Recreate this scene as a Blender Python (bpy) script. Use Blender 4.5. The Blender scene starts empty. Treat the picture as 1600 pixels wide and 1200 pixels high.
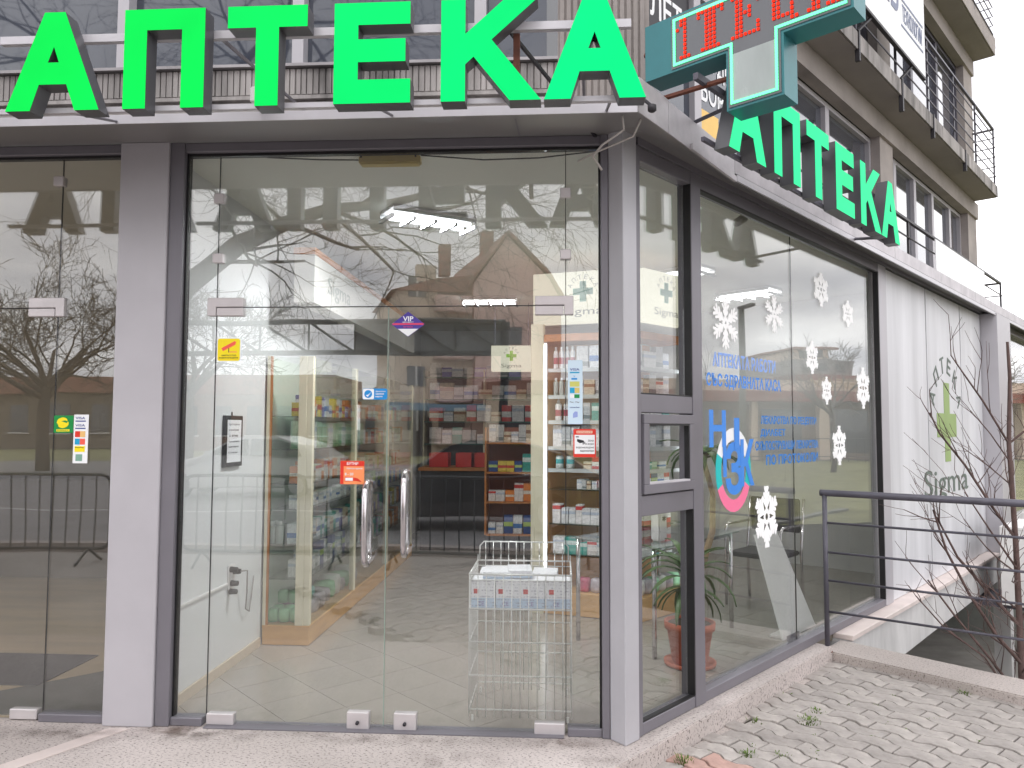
import bpy, bmesh, math, random
from mathutils import Vector, Matrix
R = math.radians
rng = random.Random(11)
sc = bpy.context.scene
col = sc.collection

# ------------------------------------------------------------------ camera
YAW, PITCH, ROLL = R(-3.48), R(3.29), R(0.195)
EYE = Vector((0.0, -3.923, 1.55))
fwd = Vector((math.sin(YAW)*math.cos(PITCH), math.cos(YAW)*math.cos(PITCH), math.sin(PITCH)))
rt = Vector((math.cos(YAW), -math.sin(YAW), 0)); up = rt.cross(fwd)
rt2 = rt*math.cos(ROLL)+up*math.sin(ROLL); up2 = up*math.cos(ROLL)-rt*math.sin(ROLL)
cd = bpy.data.cameras.new('camera'); cam = bpy.data.objects.new('camera', cd); col.objects.link(cam)
cam.matrix_world = Matrix(((rt2.x, up2.x, -fwd.x, EYE.x), (rt2.y, up2.y, -fwd.y, EYE.y), (rt2.z, up2.z, -fwd.z, EYE.z), (0, 0, 0, 1)))
cd.sensor_width = 36; cd.lens = 1180/1600*36; cd.clip_end = 2000; cd.clip_start = 0.02
sc.camera = cam

# ------------------------------------------------------------------ sky, sun, exposure
w = bpy.data.worlds.new('World'); sc.world = w; w.use_nodes = True
nt = w.node_tree; nt.nodes.clear()
def N(t, typ, **kw):
    n = t.nodes.new(typ)
    for k, v in kw.items(): setattr(n, k, v)
    return n
wo = N(nt, 'ShaderNodeOutputWorld'); bg = N(nt, 'ShaderNodeBackground'); bg.inputs[1].default_value = 0.1
sky = N(nt, 'ShaderNodeTexSky', sky_type='NISHITA'); sky.sun_disc = False
sky.sun_elevation = R(48); sky.sun_rotation = R(180)
tc = N(nt, 'ShaderNodeTexCoord'); sx = N(nt, 'ShaderNodeSeparateXYZ'); nt.links.new(tc.outputs['Generated'], sx.inputs[0])
ab = N(nt, 'ShaderNodeMath', operation='ABSOLUTE'); nt.links.new(sx.outputs[2], ab.inputs[0])
ad = N(nt, 'ShaderNodeMath', operation='ADD'); nt.links.new(ab.outputs[0], ad.inputs[0]); ad.inputs[1].default_value = 0.16
dx = N(nt, 'ShaderNodeMath', operation='DIVIDE'); dy = N(nt, 'ShaderNodeMath', operation='DIVIDE')
for d, i in ((dx, 0), (dy, 1)): nt.links.new(sx.outputs[i], d.inputs[0]); nt.links.new(ad.outputs[0], d.inputs[1])
cb = N(nt, 'ShaderNodeCombineXYZ'); nt.links.new(dx.outputs[0], cb.inputs[0]); nt.links.new(dy.outputs[0], cb.inputs[1])
cn = N(nt, 'ShaderNodeTexNoise'); cn.inputs['Scale'].default_value = 1.15; cn.inputs['Detail'].default_value = 7; cn.inputs['Roughness'].default_value = 0.52; cn.inputs['Distortion'].default_value = 0.4
nt.links.new(cb.outputs[0], cn.inputs['Vector'])
cr = N(nt, 'ShaderNodeValToRGB'); nt.links.new(cn.outputs['Fac'], cr.inputs[0])
e = cr.color_ramp.elements; e[0].position = 0.33; e[0].color = (14, 14, 15, 1); e[1].position = 0.62; e[1].color = (23, 22.7, 22.8, 1)
cm = N(nt, 'ShaderNodeTexNoise'); cm.inputs['Scale'].default_value = 0.8; cm.inputs['Detail'].default_value = 5
nt.links.new(cb.outputs[0], cm.inputs['Vector'])
cr2 = N(nt, 'ShaderNodeValToRGB'); nt.links.new(cm.outputs['Fac'], cr2.inputs[0])
cr2.color_ramp.elements[0].position = 0.30; cr2.color_ramp.elements[0].color = (0.8, 0.8, 0.8, 1); cr2.color_ramp.elements[1].position = 0.42
mx = N(nt, 'ShaderNodeMixRGB'); nt.links.new(cr2.outputs[0], mx.inputs[0]); nt.links.new(sky.outputs[0], mx.inputs[1]); nt.links.new(cr.outputs[0], mx.inputs[2])
nt.links.new(mx.outputs[0], bg.inputs[0]); nt.links.new(bg.outputs[0], wo.inputs[0])
sl = bpy.data.lights.new('sun', 'SUN'); sl.energy = 0.6; sl.angle = R(25); sl.color = (1, 0.975, 0.96)
so = bpy.data.objects.new('sun', sl); col.objects.link(so); so.location = (-6, -20, 30)
so.rotation_euler = Vector((0.25, 0.75, -0.85)).to_track_quat('-Z', 'Y').to_euler()
sc.view_settings.view_transform = 'Standard'; sc.view_settings.look = 'None'; sc.view_settings.gamma = 1
sc.view_settings.use_curve_mapping = False; sc.view_settings.exposure = 0.0
sc.render.engine = 'CYCLES'; sc.cycles.use_denoising = True
sc.cycles.max_bounces = 6; sc.cycles.transparent_max_bounces = 20; sc.cycles.glossy_bounces = 2; sc.cycles.diffuse_bounces = 3
sc.cycles.use_light_tree = False; sc.cycles.use_adaptive_sampling = True; sc.cycles.adaptive_threshold = 0.025
sc.cycles.caustics_reflective = False; sc.cycles.caustics_refractive = False; sc.cycles.sample_clamp_indirect = 6

# ------------------------------------------------------------------ materials
def lin(r, g, b):
    return tuple(((c/255)/12.92 if c <= 10.3 else ((c/255+0.055)/1.055)**2.4) for c in (r, g, b)) + (1,)
MATS = {}
def mat(name, rgb, rough=0.6, metal=0.0, nz=None, amt=0.12, bump=0.0, bz=None, stretch=None, spec=0.5, rnd=0.0, coat=0.0):
    """procedural surface: base colour with two scales of noise, optional bump; rnd varies value per object"""
    if name in MATS: return MATS[name]
    m = bpy.data.materials.new(name); m.use_nodes = True; t = m.node_tree; b = t.nodes['Principled BSDF']
    base = lin(*rgb) if max(rgb) > 1 else tuple(rgb)+(1,)
    b.inputs['Roughness'].default_value = rough; b.inputs['Metallic'].default_value = metal; b.inputs['Specular IOR Level'].default_value = spec
    if coat: b.inputs['Coat Weight'].default_value = coat; b.inputs['Coat Roughness'].default_value = 0.05
    b.inputs['Base Color'].default_value = base
    if nz:
        c = N(t, 'ShaderNodeTexCoord'); mp = N(t, 'ShaderNodeMapping'); t.links.new(c.outputs['Object'], mp.inputs[0])
        if stretch: mp.inputs['Scale'].default_value = stretch
        n1 = N(t, 'ShaderNodeTexNoise'); n1.inputs['Scale'].default_value = nz; n1.inputs['Detail'].default_value = 6; n1.inputs['Roughness'].default_value = 0.6
        t.links.new(mp.outputs[0], n1.inputs['Vector'])
        rp = N(t, 'ShaderNodeValToRGB'); t.links.new(n1.outputs['Fac'], rp.inputs[0])
        lo = tuple(max(0, x*(1-amt*1.6)) for x in base[:3])+(1,); hi = tuple(min(1, x*(1+amt)) for x in base[:3])+(1,)
        rp.color_ramp.elements[0].position = 0.3; rp.color_ramp.elements[0].color = lo
        rp.color_ramp.elements[1].position = 0.7; rp.color_ramp.elements[1].color = hi
        last = rp.outputs[0]
        if rnd:
            oi = N(t, 'ShaderNodeObjectInfo'); hs = N(t, 'ShaderNodeHueSaturation'); mr = N(t, 'ShaderNodeMapRange')
            mr.inputs[3].default_value = 1-rnd; mr.inputs[4].default_value = 1+rnd
            t.links.new(oi.outputs['Random'], mr.inputs[0]); t.links.new(mr.outputs[0], hs.inputs['Value']); t.links.new(last, hs.inputs['Color']); last = hs.outputs[0]
        t.links.new(last, b.inputs['Base Color'])
        rr = N(t, 'ShaderNodeMapRange'); rr.inputs[3].default_value = max(0.03, rough-0.08); rr.inputs[4].default_value = min(1, rough+0.1)
        t.links.new(n1.outputs['Fac'], rr.inputs[0]); t.links.new(rr.outputs[0], b.inputs['Roughness'])
        if bump:
            n2 = N(t, 'ShaderNodeTexNoise'); n2.inputs['Scale'].default_value = bz or nz*4; n2.inputs['Detail'].default_value = 4
            t.links.new(mp.outputs[0], n2.inputs['Vector'])
            bp = N(t, 'ShaderNodeBump'); bp.inputs['Strength'].default_value = bump; bp.inputs['Distance'].default_value = 0.01
            t.links.new(n2.outputs['Fac'], bp.inputs['Height']); t.links.new(bp.outputs[0], b.inputs['Normal'])
    MATS[name] = m; return m
def emit(name, rgb, s, edge=None, sample=False):
    if name in MATS: return MATS[name]
    m = bpy.data.materials.new(name); m.use_nodes = True; t = m.node_tree; b = t.nodes['Principled BSDF']
    c = lin(*rgb); b.inputs['Base Color'].default_value = tuple(x*0.04 for x in c[:3])+(1,); b.inputs['Roughness'].default_value = 0.5; b.inputs['Specular IOR Level'].default_value = 0.06
    b.inputs['Emission Color'].default_value = c; b.inputs['Emission Strength'].default_value = s
    if not sample: m.cycles.emission_sampling = 'NONE'
    if edge:
        tcn = N(t, 'ShaderNodeTexCoord'); n = N(t, 'ShaderNodeTexNoise'); n.inputs['Scale'].default_value = edge
        t.links.new(tcn.outputs['Object'], n.inputs['Vector']); mr = N(t, 'ShaderNodeMapRange'); mr.inputs[3].default_value = s*0.86; mr.inputs[4].default_value = s*1.14
        t.links.new(n.outputs['Fac'], mr.inputs[0]); t.links.new(mr.outputs[0], b.inputs['Emission Strength'])
    MATS[name] = m; return m
def glass(name, tint=(0.93, 0.96, 0.94), f0=0.085, dirt=0.0):
    """architectural pane: clear transmission plus an angle-dependent mirror on each face"""
    if name in MATS: return MATS[name]
    m = bpy.data.materials.new(name); m.use_nodes = True; t = m.node_tree; t.nodes.clear()
    o = N(t, 'ShaderNodeOutputMaterial'); g = N(t, 'ShaderNodeNewGeometry')
    d = N(t, 'ShaderNodeVectorMath', operation='DOT_PRODUCT'); t.links.new(g.outputs['Normal'], d.inputs[0]); t.links.new(g.outputs['Incoming'], d.inputs[1])
    a = N(t, 'ShaderNodeMath', operation='ABSOLUTE'); t.links.new(d.outputs['Value'], a.inputs[0])
    s = N(t, 'ShaderNodeMath', operation='SUBTRACT'); s.inputs[0].default_value = 1; t.links.new(a.outputs[0], s.inputs[1])
    p = N(t, 'ShaderNodeMath', operation='POWER'); t.links.new(s.outputs[0], p.inputs[0]); p.inputs[1].default_value = 5
    ml = N(t, 'ShaderNodeMath', operation='MULTIPLY_ADD'); t.links.new(p.outputs[0], ml.inputs[0]); ml.inputs[1].default_value = 1-f0; ml.inputs[2].default_value = f0
    tr = N(t, 'ShaderNodeBsdfTransparent'); tr.inputs[0].default_value = (*tint, 1)
    gl = N(t, 'ShaderNodeBsdfGlossy'); gl.inputs['Roughness'].default_value = 0.0
    mx = N(t, 'ShaderNodeMixShader'); t.links.new(ml.outputs[0], mx.inputs[0]); t.links.new(tr.outputs[0], mx.inputs[1]); t.links.new(gl.outputs[0], mx.inputs[2])
    last = mx.outputs[0]
    if dirt:
        df = N(t, 'ShaderNodeBsdfDiffuse'); df.inputs[0].default_value = (0.7, 0.7, 0.68, 1)
        tcn = N(t, 'ShaderNodeTexCoord'); n = N(t, 'ShaderNodeTexNoise'); n.inputs['Scale'].default_value = 2.2; n.inputs['Detail'].default_value = 8
        t.links.new(tcn.outputs['Object'], n.inputs['Vector'])
        mr = N(t, 'ShaderNodeMapRange'); mr.inputs[1].default_value = 0.35; mr.inputs[2].default_value = 0.85; mr.inputs[3].default_value = 0.0; mr.inputs[4].default_value = dirt
        t.links.new(n.outputs['Fac'], mr.inputs[0]); m2 = N(t, 'ShaderNodeMixShader'); t.links.new(mr.outputs[0], m2.inputs[0]); t.links.new(last, m2.inputs[1]); t.links.new(df.outputs[0], m2.inputs[2]); last = m2.outputs[0]
        # slow waviness of float glass
        n3 = N(t, 'ShaderNodeTexNoise'); n3.inputs['Scale'].default_value = 1.3; n3.inputs['Detail'].default_value = 1
        t.links.new(tcn.outputs['Object'], n3.inputs['Vector']); bp = N(t, 'ShaderNodeBump'); bp.inputs['Strength'].default_value = 0.035; bp.inputs['Distance'].default_value = 0.05
        t.links.new(n3.outputs['Fac'], bp.inputs['Height']); t.links.new(bp.outputs[0], gl.inputs['Normal'])
    t.links.new(last, o.inputs[0]); MATS[name] = m; return m
def speckle(name, rgb, dark, scale=90, amt=0.5, rough=0.75, big=1.2):
    """stone with dark flecks of its own and large soft blotches of dirt"""
    if name in MATS: return MATS[name]
    m = bpy.data.materials.new(name); m.use_nodes = True; t = m.node_tree; b = t.nodes['Principled BSDF']; b.inputs['Roughness'].default_value = rough
    c = N(t, 'ShaderNodeTexCoord'); mp = N(t, 'ShaderNodeMapping'); mp.inputs['Scale'].default_value = (1, 1.7, 1); mp.inputs['Rotation'].default_value = (0, 0, R(35)); t.links.new(c.outputs['Object'], mp.inputs[0])
    v = N(t, 'ShaderNodeTexNoise'); v.inputs['Scale'].default_value = scale; v.inputs['Detail'].default_value = 3; v.inputs['Roughness'].default_value = 0.7; t.links.new(mp.outputs[0], v.inputs['Vector'])
    r1 = N(t, 'ShaderNodeValToRGB'); r1.color_ramp.elements[0].position = 0.34; r1.color_ramp.elements[1].position = 0.46
    r1.color_ramp.elements[0].color = lin(*dark); r1.color_ramp.elements[1].color = lin(*rgb); t.links.new(v.outputs['Fac'], r1.inputs[0])
    n = N(t, 'ShaderNodeTexNoise'); n.inputs['Scale'].default_value = big; n.inputs['Detail'].default_value = 7; t.links.new(c.outputs['Object'], n.inputs['Vector'])
    r2 = N(t, 'ShaderNodeValToRGB'); r2.color_ramp.elements[0].position = 0.3; r2.color_ramp.elements[0].color = (1-amt, 1-amt, 1-amt*1.05, 1); r2.color_ramp.elements[1].position = 0.65; t.links.new(n.outputs['Fac'], r2.inputs[0])
    mu = N(t, 'ShaderNodeMixRGB', blend_type='MULTIPLY'); mu.inputs[0].default_value = 1; t.links.new(r1.outputs[0], mu.inputs[1]); t.links.new(r2.outputs[0], mu.inputs[2]); t.links.new(mu.outputs[0], b.inputs['Base Color'])
    bp = N(t, 'ShaderNodeBump'); bp.inputs['Strength'].default_value = 0.35; bp.inputs['Distance'].default_value = 0.004; t.links.new(v.outputs['Fac'], bp.inputs['Height']); t.links.new(bp.outputs[0], b.inputs['Normal'])
    MATS[name] = m; return m
def pack(name, body, band, lo=0.55, hi=0.8, ink=(60, 60, 70), lines=26):
    """printed carton: body colour, one colour band, rows of fine print"""
    if name in MATS: return MATS[name]
    m = bpy.data.materials.new(name); m.use_nodes = True; t = m.node_tree; b = t.nodes['Principled BSDF']; b.inputs['Roughness'].default_value = 0.45
    c = N(t, 'ShaderNodeTexCoord'); s = N(t, 'ShaderNodeSeparateXYZ'); t.links.new(c.outputs['Generated'], s.inputs[0])
    rp = N(t, 'ShaderNodeValToRGB'); rp.color_ramp.interpolation = 'CONSTANT'; t.links.new(s.outputs[2], rp.inputs[0])
    el = rp.color_ramp.elements; el[0].position = 0; el[0].color = lin(*body); el[1].position = lo; el[1].color = lin(*band); q = el.new(hi); q.color = lin(*body)
    wv = N(t, 'ShaderNodeMath', operation='MULTIPLY'); t.links.new(s.outputs[2], wv.inputs[0]); wv.inputs[1].default_value = lines
    fr = N(t, 'ShaderNodeMath', operation='FRACT'); t.links.new(wv.outputs[0], fr.inputs[0])
    gt = N(t, 'ShaderNodeMath', operation='GREATER_THAN'); t.links.new(fr.outputs[0], gt.inputs[0]); gt.inputs[1].default_value = 0.55
    no = N(t, 'ShaderNodeTexNoise'); no.inputs['Scale'].default_value = 9; t.links.new(c.outputs['Generated'], no.inputs['Vector'])
    g2 = N(t, 'ShaderNodeMath', operation='GREATER_THAN'); t.links.new(no.outputs['Fac'], g2.inputs[0]); g2.inputs[1].default_value = 0.53
    mm = N(t, 'ShaderNodeMath', operation='MULTIPLY'); t.links.new(gt.outputs[0], mm.inputs[0]); t.links.new(g2.outputs[0], mm.inputs[1])
    m3 = N(t, 'ShaderNodeMath', operation='MULTIPLY'); t.links.new(mm.outputs[0], m3.inputs[0]); m3.inputs[1].default_value = 0.6
    mx = N(t, 'ShaderNodeMixRGB'); t.links.new(m3.outputs[0], mx.inputs[0]); t.links.new(rp.outputs[0], mx.inputs[1]); mx.inputs[2].default_value = lin(*ink)
    t.links.new(mx.outputs[0], b.inputs['Base Color']); MATS[name] = m; return m

# ------------------------------------------------------------------ frames and mesh builder
SA = R(39.5); SD = Vector((math.sin(SA), math.cos(SA), 0)); SN = Vector((math.cos(SA), -math.sin(SA), 0)); K = Vector((0.325, -0.119, 0))
def S(s, o, z=0.0): return K+SD*s+SN*o+Vector((0, 0, z))          # side facade: along, outwards, up
IDN = lambda p: Vector(p)
SIDE = lambda p: S(p[0], p[1], p[2])
def frame(org, ang):
    u = Vector((math.cos(ang), math.sin(ang), 0)); v = Vector((-math.sin(ang), math.cos(ang), 0)); org = Vector(org)
    return lambda p: org+u*p[0]+v*p[1]+Vector((0, 0, p[2]))
class MB:
    def __init__(s, F=IDN): s.v = []; s.f = []; s.mi = []; s.F = F; s.cur = 0
    def add(s, vs, fs):
        n = len(s.v); s.v += [tuple(s.F(p)) for p in vs]; s.f += [tuple(i+n for i in f) for f in fs]; s.mi += [s.cur]*len(fs); return s
    def box(s, a, b):
        x0, x1 = sorted((a[0], b[0])); y0, y1 = sorted((a[1], b[1])); z0, z1 = sorted((a[2], b[2]))
        return s.add([(x0, y0, z0), (x1, y0, z0), (x1, y1, z0), (x0, y1, z0), (x0, y0, z1), (x1, y0, z1), (x1, y1, z1), (x0, y1, z1)],
                     [(3, 2, 1, 0), (4, 5, 6, 7), (0, 1, 5, 4), (1, 2, 6, 5), (2, 3, 7, 6), (3, 0, 4, 7)])
    def prism(s, poly, z0, z1):            # vertical prism over a plan polygon
        n = len(poly); vs = [(p[0], p[1], z0) for p in poly]+[(p[0], p[1], z1) for p in poly]
        return s.add(vs, [tuple(range(n))[::-1], tuple(range(n, 2*n))]+[(i, (i+1) % n, n+(i+1) % n, n+i) for i in range(n)])
    def slab(s, poly, y0, y1):             # prism over an elevation polygon (x,z) between depths y0,y1
        n = len(poly); vs = [(p[0], y0, p[1]) for p in poly]+[(p[0], y1, p[1]) for p in poly]
        return s.add(vs, [tuple(range(n)), tuple(range(n, 2*n))[::-1]]+[((i+1) % n, i, n+i, n+(i+1) % n) for i in range(n)])
    def tube(s, pts, r, n=6, r1=None, caps=True):
        pts = [Vector(p) for p in pts]; m = len(pts); rings = []; prev = None
        for i, p in enumerate(pts):
            d = (pts[min(i+1, m-1)]-pts[max(i-1, 0)]).normalized()
            a = prev if prev is not None else (Vector((0, 0, 1)) if abs(d.z) < 0.9 else Vector((1, 0, 0)))
            u = (a-d*a.dot(d))
            if u.length < 1e-5: u = d.orthogonal()
            u.normalize(); prev = u; v = d.cross(u); rr = r if r1 is None else r+(r1-r)*i/max(1, m-1)
            rings.append([p+u*rr*math.cos(2*math.pi*k/n)+v*rr*math.sin(2*math.pi*k/n) for k in range(n)])
        vs = [q for g in rings for q in g]; fs = [(i*n+k, i*n+(k+1) % n, (i+1)*n+(k+1) % n, (i+1)*n+k) for i in range(m-1) for k in range(n)]
        if caps: fs += [tuple(range(n))[::-1], tuple((m-1)*n+k for k in range(n))]
        return s.add(vs, fs)
    def loop(s, pts, r, n=6):              # closed tube
        return s.tube(list(pts)+[pts[0], pts[1]], r, n, caps=False)
    def lathe(s, prof, c=(0, 0, 0), n=16):
        vs = [(c[0]+r*math.cos(2*math.pi*k/n), c[1]+r*math.sin(2*math.pi*k/n), c[2]+z) for r, z in prof for k in range(n)]; m = len(prof)
        fs = [(i*n+k, i*n+(k+1) % n, (i+1)*n+(k+1) % n, (i+1)*n+k) for i in range(m-1) for k in range(n)]
        return s.add(vs, fs+[tuple(range(n))[::-1], tuple((m-1)*n+k for k in range(n))])
    def mesh(s, name, mats, smooth=False, bevel=0):
        me = bpy.data.meshes.new(name); me.from_pydata(s.v, [], s.f)
        for m in (mats if isinstance(mats, (list, tuple)) else [mats]): me.materials.append(m)
        if any(s.mi):
            for p, i in zip(me.polygons, s.mi): p.material_index = i
        bm = bmesh.new(); bm.from_mesh(me); bmesh.ops.recalc_face_normals(bm, faces=bm.faces)
        if bevel: bmesh.ops.bevel(bm, geom=[e for e in bm.edges if len(e.link_faces) == 2 and e.calc_face_angle(0) > 0.6], offset=bevel, segments=2 if bevel > 0.004 else 1, affect='EDGES', clamp_overlap=True)
        bm.to_mesh(me); bm.free()
        if smooth: me.polygons.foreach_set('use_smooth', [True]*len(me.polygons)); me.update()
        return me
    def build(s, name, mats, parent=None, smooth=False, bevel=0): return link(name, s.mesh(name, mats, smooth, bevel), parent)
def link(name, me, parent=None):
    o = bpy.data.objects.new(name, me); col.objects.link(o)
    if parent is not None:
        o.parent = parent; o.matrix_parent_inverse = parent.matrix_world.inverted() if parent.type != 'EMPTY' else Matrix.Translation(-parent.location)
    return o
def tag(o, label=None, cat=None, group=None, kind=None):
    if label: o['label'] = label
    if cat: o['category'] = cat
    if group: o['group'] = group
    if kind: o['kind'] = kind
    return o
def thing(name, label, cat, loc=(0, 0, 0), group=None):
    o = bpy.data.objects.new(name, None); col.objects.link(o); o.location = loc; o.empty_display_size = 0.1
    return tag(o, label, cat, group)
def part(name, a, b, m, parent, F=IDN, bevel=0): return MB(F).box(a, b).build(name, m, parent, bevel=bevel)
def struct(o): o['kind'] = 'structure'; return o

# text as mesh, fitted to a box of width w and height h; P(u,v,n) maps text plane to world
TXT = {}
def text_mesh(s, bold):
    k = (s, bold)
    if k in TXT: return TXT[k]
    cu = bpy.data.curves.new('text', 'FONT'); cu.body = s; cu.offset = bold; cu.resolution_u = 3
    o = bpy.data.objects.new('text', cu); col.objects.link(o)
    dg = bpy.context.evaluated_depsgraph_get(); me = bpy.data.meshes.new_from_object(o.evaluated_get(dg))
    v = [(p.co.x, p.co.y) for p in me.vertices]; f = [tuple(p.vertices) for p in me.polygons]
    bpy.data.objects.remove(o); bpy.data.curves.remove(cu); bpy.data.meshes.remove(me)
    TXT[k] = (v, f); return TXT[k]
def text(name, s, P, u0, v0, wid, hei, m, parent=None, bold=0.02, n=0.0, th=0.0):
    v, f = text_mesh(s, bold)
    if not v: return None
    x0 = min(p[0] for p in v); x1 = max(p[0] for p in v); y0 = min(p[1] for p in v); y1 = max(p[1] for p in v)
    sx_ = wid/max(1e-6, x1-x0); sy_ = hei/max(1e-6, y1-y0)
    vs = [P(u0+(p[0]-x0)*sx_, v0+(p[1]-y0)*sy_, n) for p in v]
    me = bpy.data.meshes.new(name)
    if th:
        k = len(vs); vs2 = [P(u0+(p[0]-x0)*sx_, v0+(p[1]-y0)*sy_, n+th) for p in v]
        from collections import Counter
        cnt = Counter(); 
        for q in f:
            for i in range(len(q)): cnt[(q[i], q[(i+1) % len(q)])] += 1
        side = [(a, b, b+k, a+k) for (a, b) in cnt if (b, a) not in cnt]
        me.from_pydata([tuple(p) for p in vs+vs2], [], list(f)+[tuple(i+k for i in q)[::-1] for q in f]+side)
    else: me.from_pydata([tuple(p) for p in vs], [], f)
    me.materials.append(m); me.update()
    return link(name, me, parent)
FP = lambda y: (lambda u, v, n: Vector((u, y-n, v)))               # front glass plane
SP = lambda o: (lambda u, v, n: S(u, o+n, v))                      # side glass plane
# ------------------------------------------------------------------ palette
alu = mat('alu_cladding', (180, 177, 182), 0.42, 0.0, 1.6, 0.05, 0.02, 3)
alu_dk = mat('alu_frame', (120, 117, 124), 0.4, 0.15, 2, 0.06)
alu_lt = mat('alu_strip', (198, 195, 200), 0.42, 0.2, 3, 0.06)
canopy_m = mat('canopy_panel', (138, 135, 135), 0.38, 0.15, 1.2, 0.06)
fascia_m = mat('fascia_panel', (190, 185, 189), 0.45, 0.2, 4.5, 0.17, 0.03, 5)
gasket = mat('black_gasket', (26, 25, 27), 0.5)
conc = mat('concrete', (158, 150, 146), 0.85, 0, 1.3, 0.16, 0.25, 30)
conc_dk = mat('concrete_soffit', (148, 142, 139), 0.9, 0, 0.9, 0.10, 0.15, 25)
conc_st = mat('concrete_stained', (154, 149, 147), 0.9, 0, 5, 0.45, 0.4, 40, stretch=(1, 1, 0.16))
conc_w = mat('concrete_white', (206, 204, 203), 0.8, 0, 3, 0.16, 0.15, 22, stretch=(1, 1, 0.3))
granite = speckle('granite_slab', (197, 187, 183), (88, 79, 77), 62, 0.22)
granite2 = speckle('granite_kerb', (192, 182, 177), (118, 108, 103), 70, 0.26)
granite3 = mat('granite_strip', (216, 203, 198), 0.6, 0, 5, 0.07, 0.05, 60)
pane_m = glass('shop_pane', (0.945, 0.955, 0.955), 0.150, 0.020); pane_s = glass('side_pane', (0.945, 0.955, 0.950), 0.135, 0.020)
pane_b = glass('cabinet_pane', (0.95, 0.97, 0.95), 0.045)
shelf_g = glass('shelf_glass', (0.70, 0.80, 0.74), 0.06)
dkglass = mat('dark_window', (70, 74, 84), 0.03, 0.0, None, spec=1.0, coat=1.0)
dkglass2 = mat('grey_window', (62, 67, 78), 0.02, 0.0, None, spec=0.8, coat=0.35)
white_p = mat('white_plastic', (232, 230, 228), 0.4, 0, 3, 0.04)
white_panel = mat('white_panel', (213, 213, 217), 0.45, 0, 3.0, 0.11, 0, stretch=(1, 1, 0.12))
chrome = mat('steel', (205, 200, 202), 0.16, 0.95, 4, 0.05)
patch_m = mat('brushed_patch', (204, 198, 199), 0.38, 0.35, 8, 0.05)
iron = mat('grey_paint_iron', (92, 90, 100), 0.45, 0.2, 6, 0.16)
iron_dk = mat('dark_iron', (56, 54, 58), 0.5, 0.3, 6, 0.2)
rust = mat('rusty_iron', (118, 72, 58), 0.8, 0.1, 14, 0.3)
wood = mat('beech_board', (214, 166, 104), 0.45, 0, 3, 0.10, 0.02, 30, stretch=(1, 1, 6))
wood2 = mat('orange_wood', (190, 122, 62), 0.5, 0, 4, 0.12, stretch=(6, 1, 1))
cream = mat('cream_profile', (222, 216, 190), 0.45, 0, 3, 0.04)
wall_in = mat('interior_wall', (222, 224, 224), 0.7, 0, 1, 0.04)
ceil_in = mat('interior_ceiling', (236, 236, 226), 0.8, 0, 0.8, 0.04)
olive = mat('olive_wall', (214, 207, 190), 0.8, 0, 1, 0.06)
tile_m = mat('floor_tile', (164, 158, 148), 0.18, 0, 2.2, 0.06, rnd=0.03)
grout = mat('grout', (128, 120, 108), 0.8)
asphalt = mat('asphalt', (84, 82, 84), 0.9, 0, 2, 0.18, 0.3, 90)
soil = mat('soil', (92, 80, 66), 0.95, 0, 6, 0.25)
sandj = mat('joint_sand', (62, 56, 48), 0.95, 0, 9, 0.3)
paver_m = mat('paver', (170, 163, 158), 0.88, 0, 7, 0.20, 0.35, 70, rnd=0.09)
paver_r = mat('paver_red', (178, 146, 136), 0.88, 0, 11, 0.14, 0.35, 70, rnd=0.06)
lawn_m = mat('lawn', (140, 140, 98), 0.95, 0, 1.5, 0.3, 0.5, 40)
bark = mat('bark', (92, 80, 72), 0.9, 0, 9, 0.25, 0.4, 40)
twig_m = mat('twig', (104, 84, 80), 0.85, 0, 14, 0.2)
leaf_m = mat('yucca_leaf', (92, 122, 68), 0.45, 0, 5, 0.25)
terra = mat('terracotta', (190, 98, 68), 0.7, 0, 6, 0.12)
red_m = mat('red_plastic', (196, 44, 38), 0.4)
void = mat('pit_wall', (150, 152, 146), 0.8, 0, 1.5, 0.2)

# ------------------------------------------------------------------ ground and pavement
gm = MB(SIDE)
for a, b, c, d in ((-400, 2.62, -400, 400), (13.2, 400, -400, 400), (2.62, 13.2, 3.4, 400), (2.62, 13.2, -400, -0.15)):
    gm.add([(a, c, -0.16), (b, c, -0.16), (b, d, -0.16), (a, d, -0.16)], [(0, 1, 2, 3)])
struct(gm.build('ground', asphalt))
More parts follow.
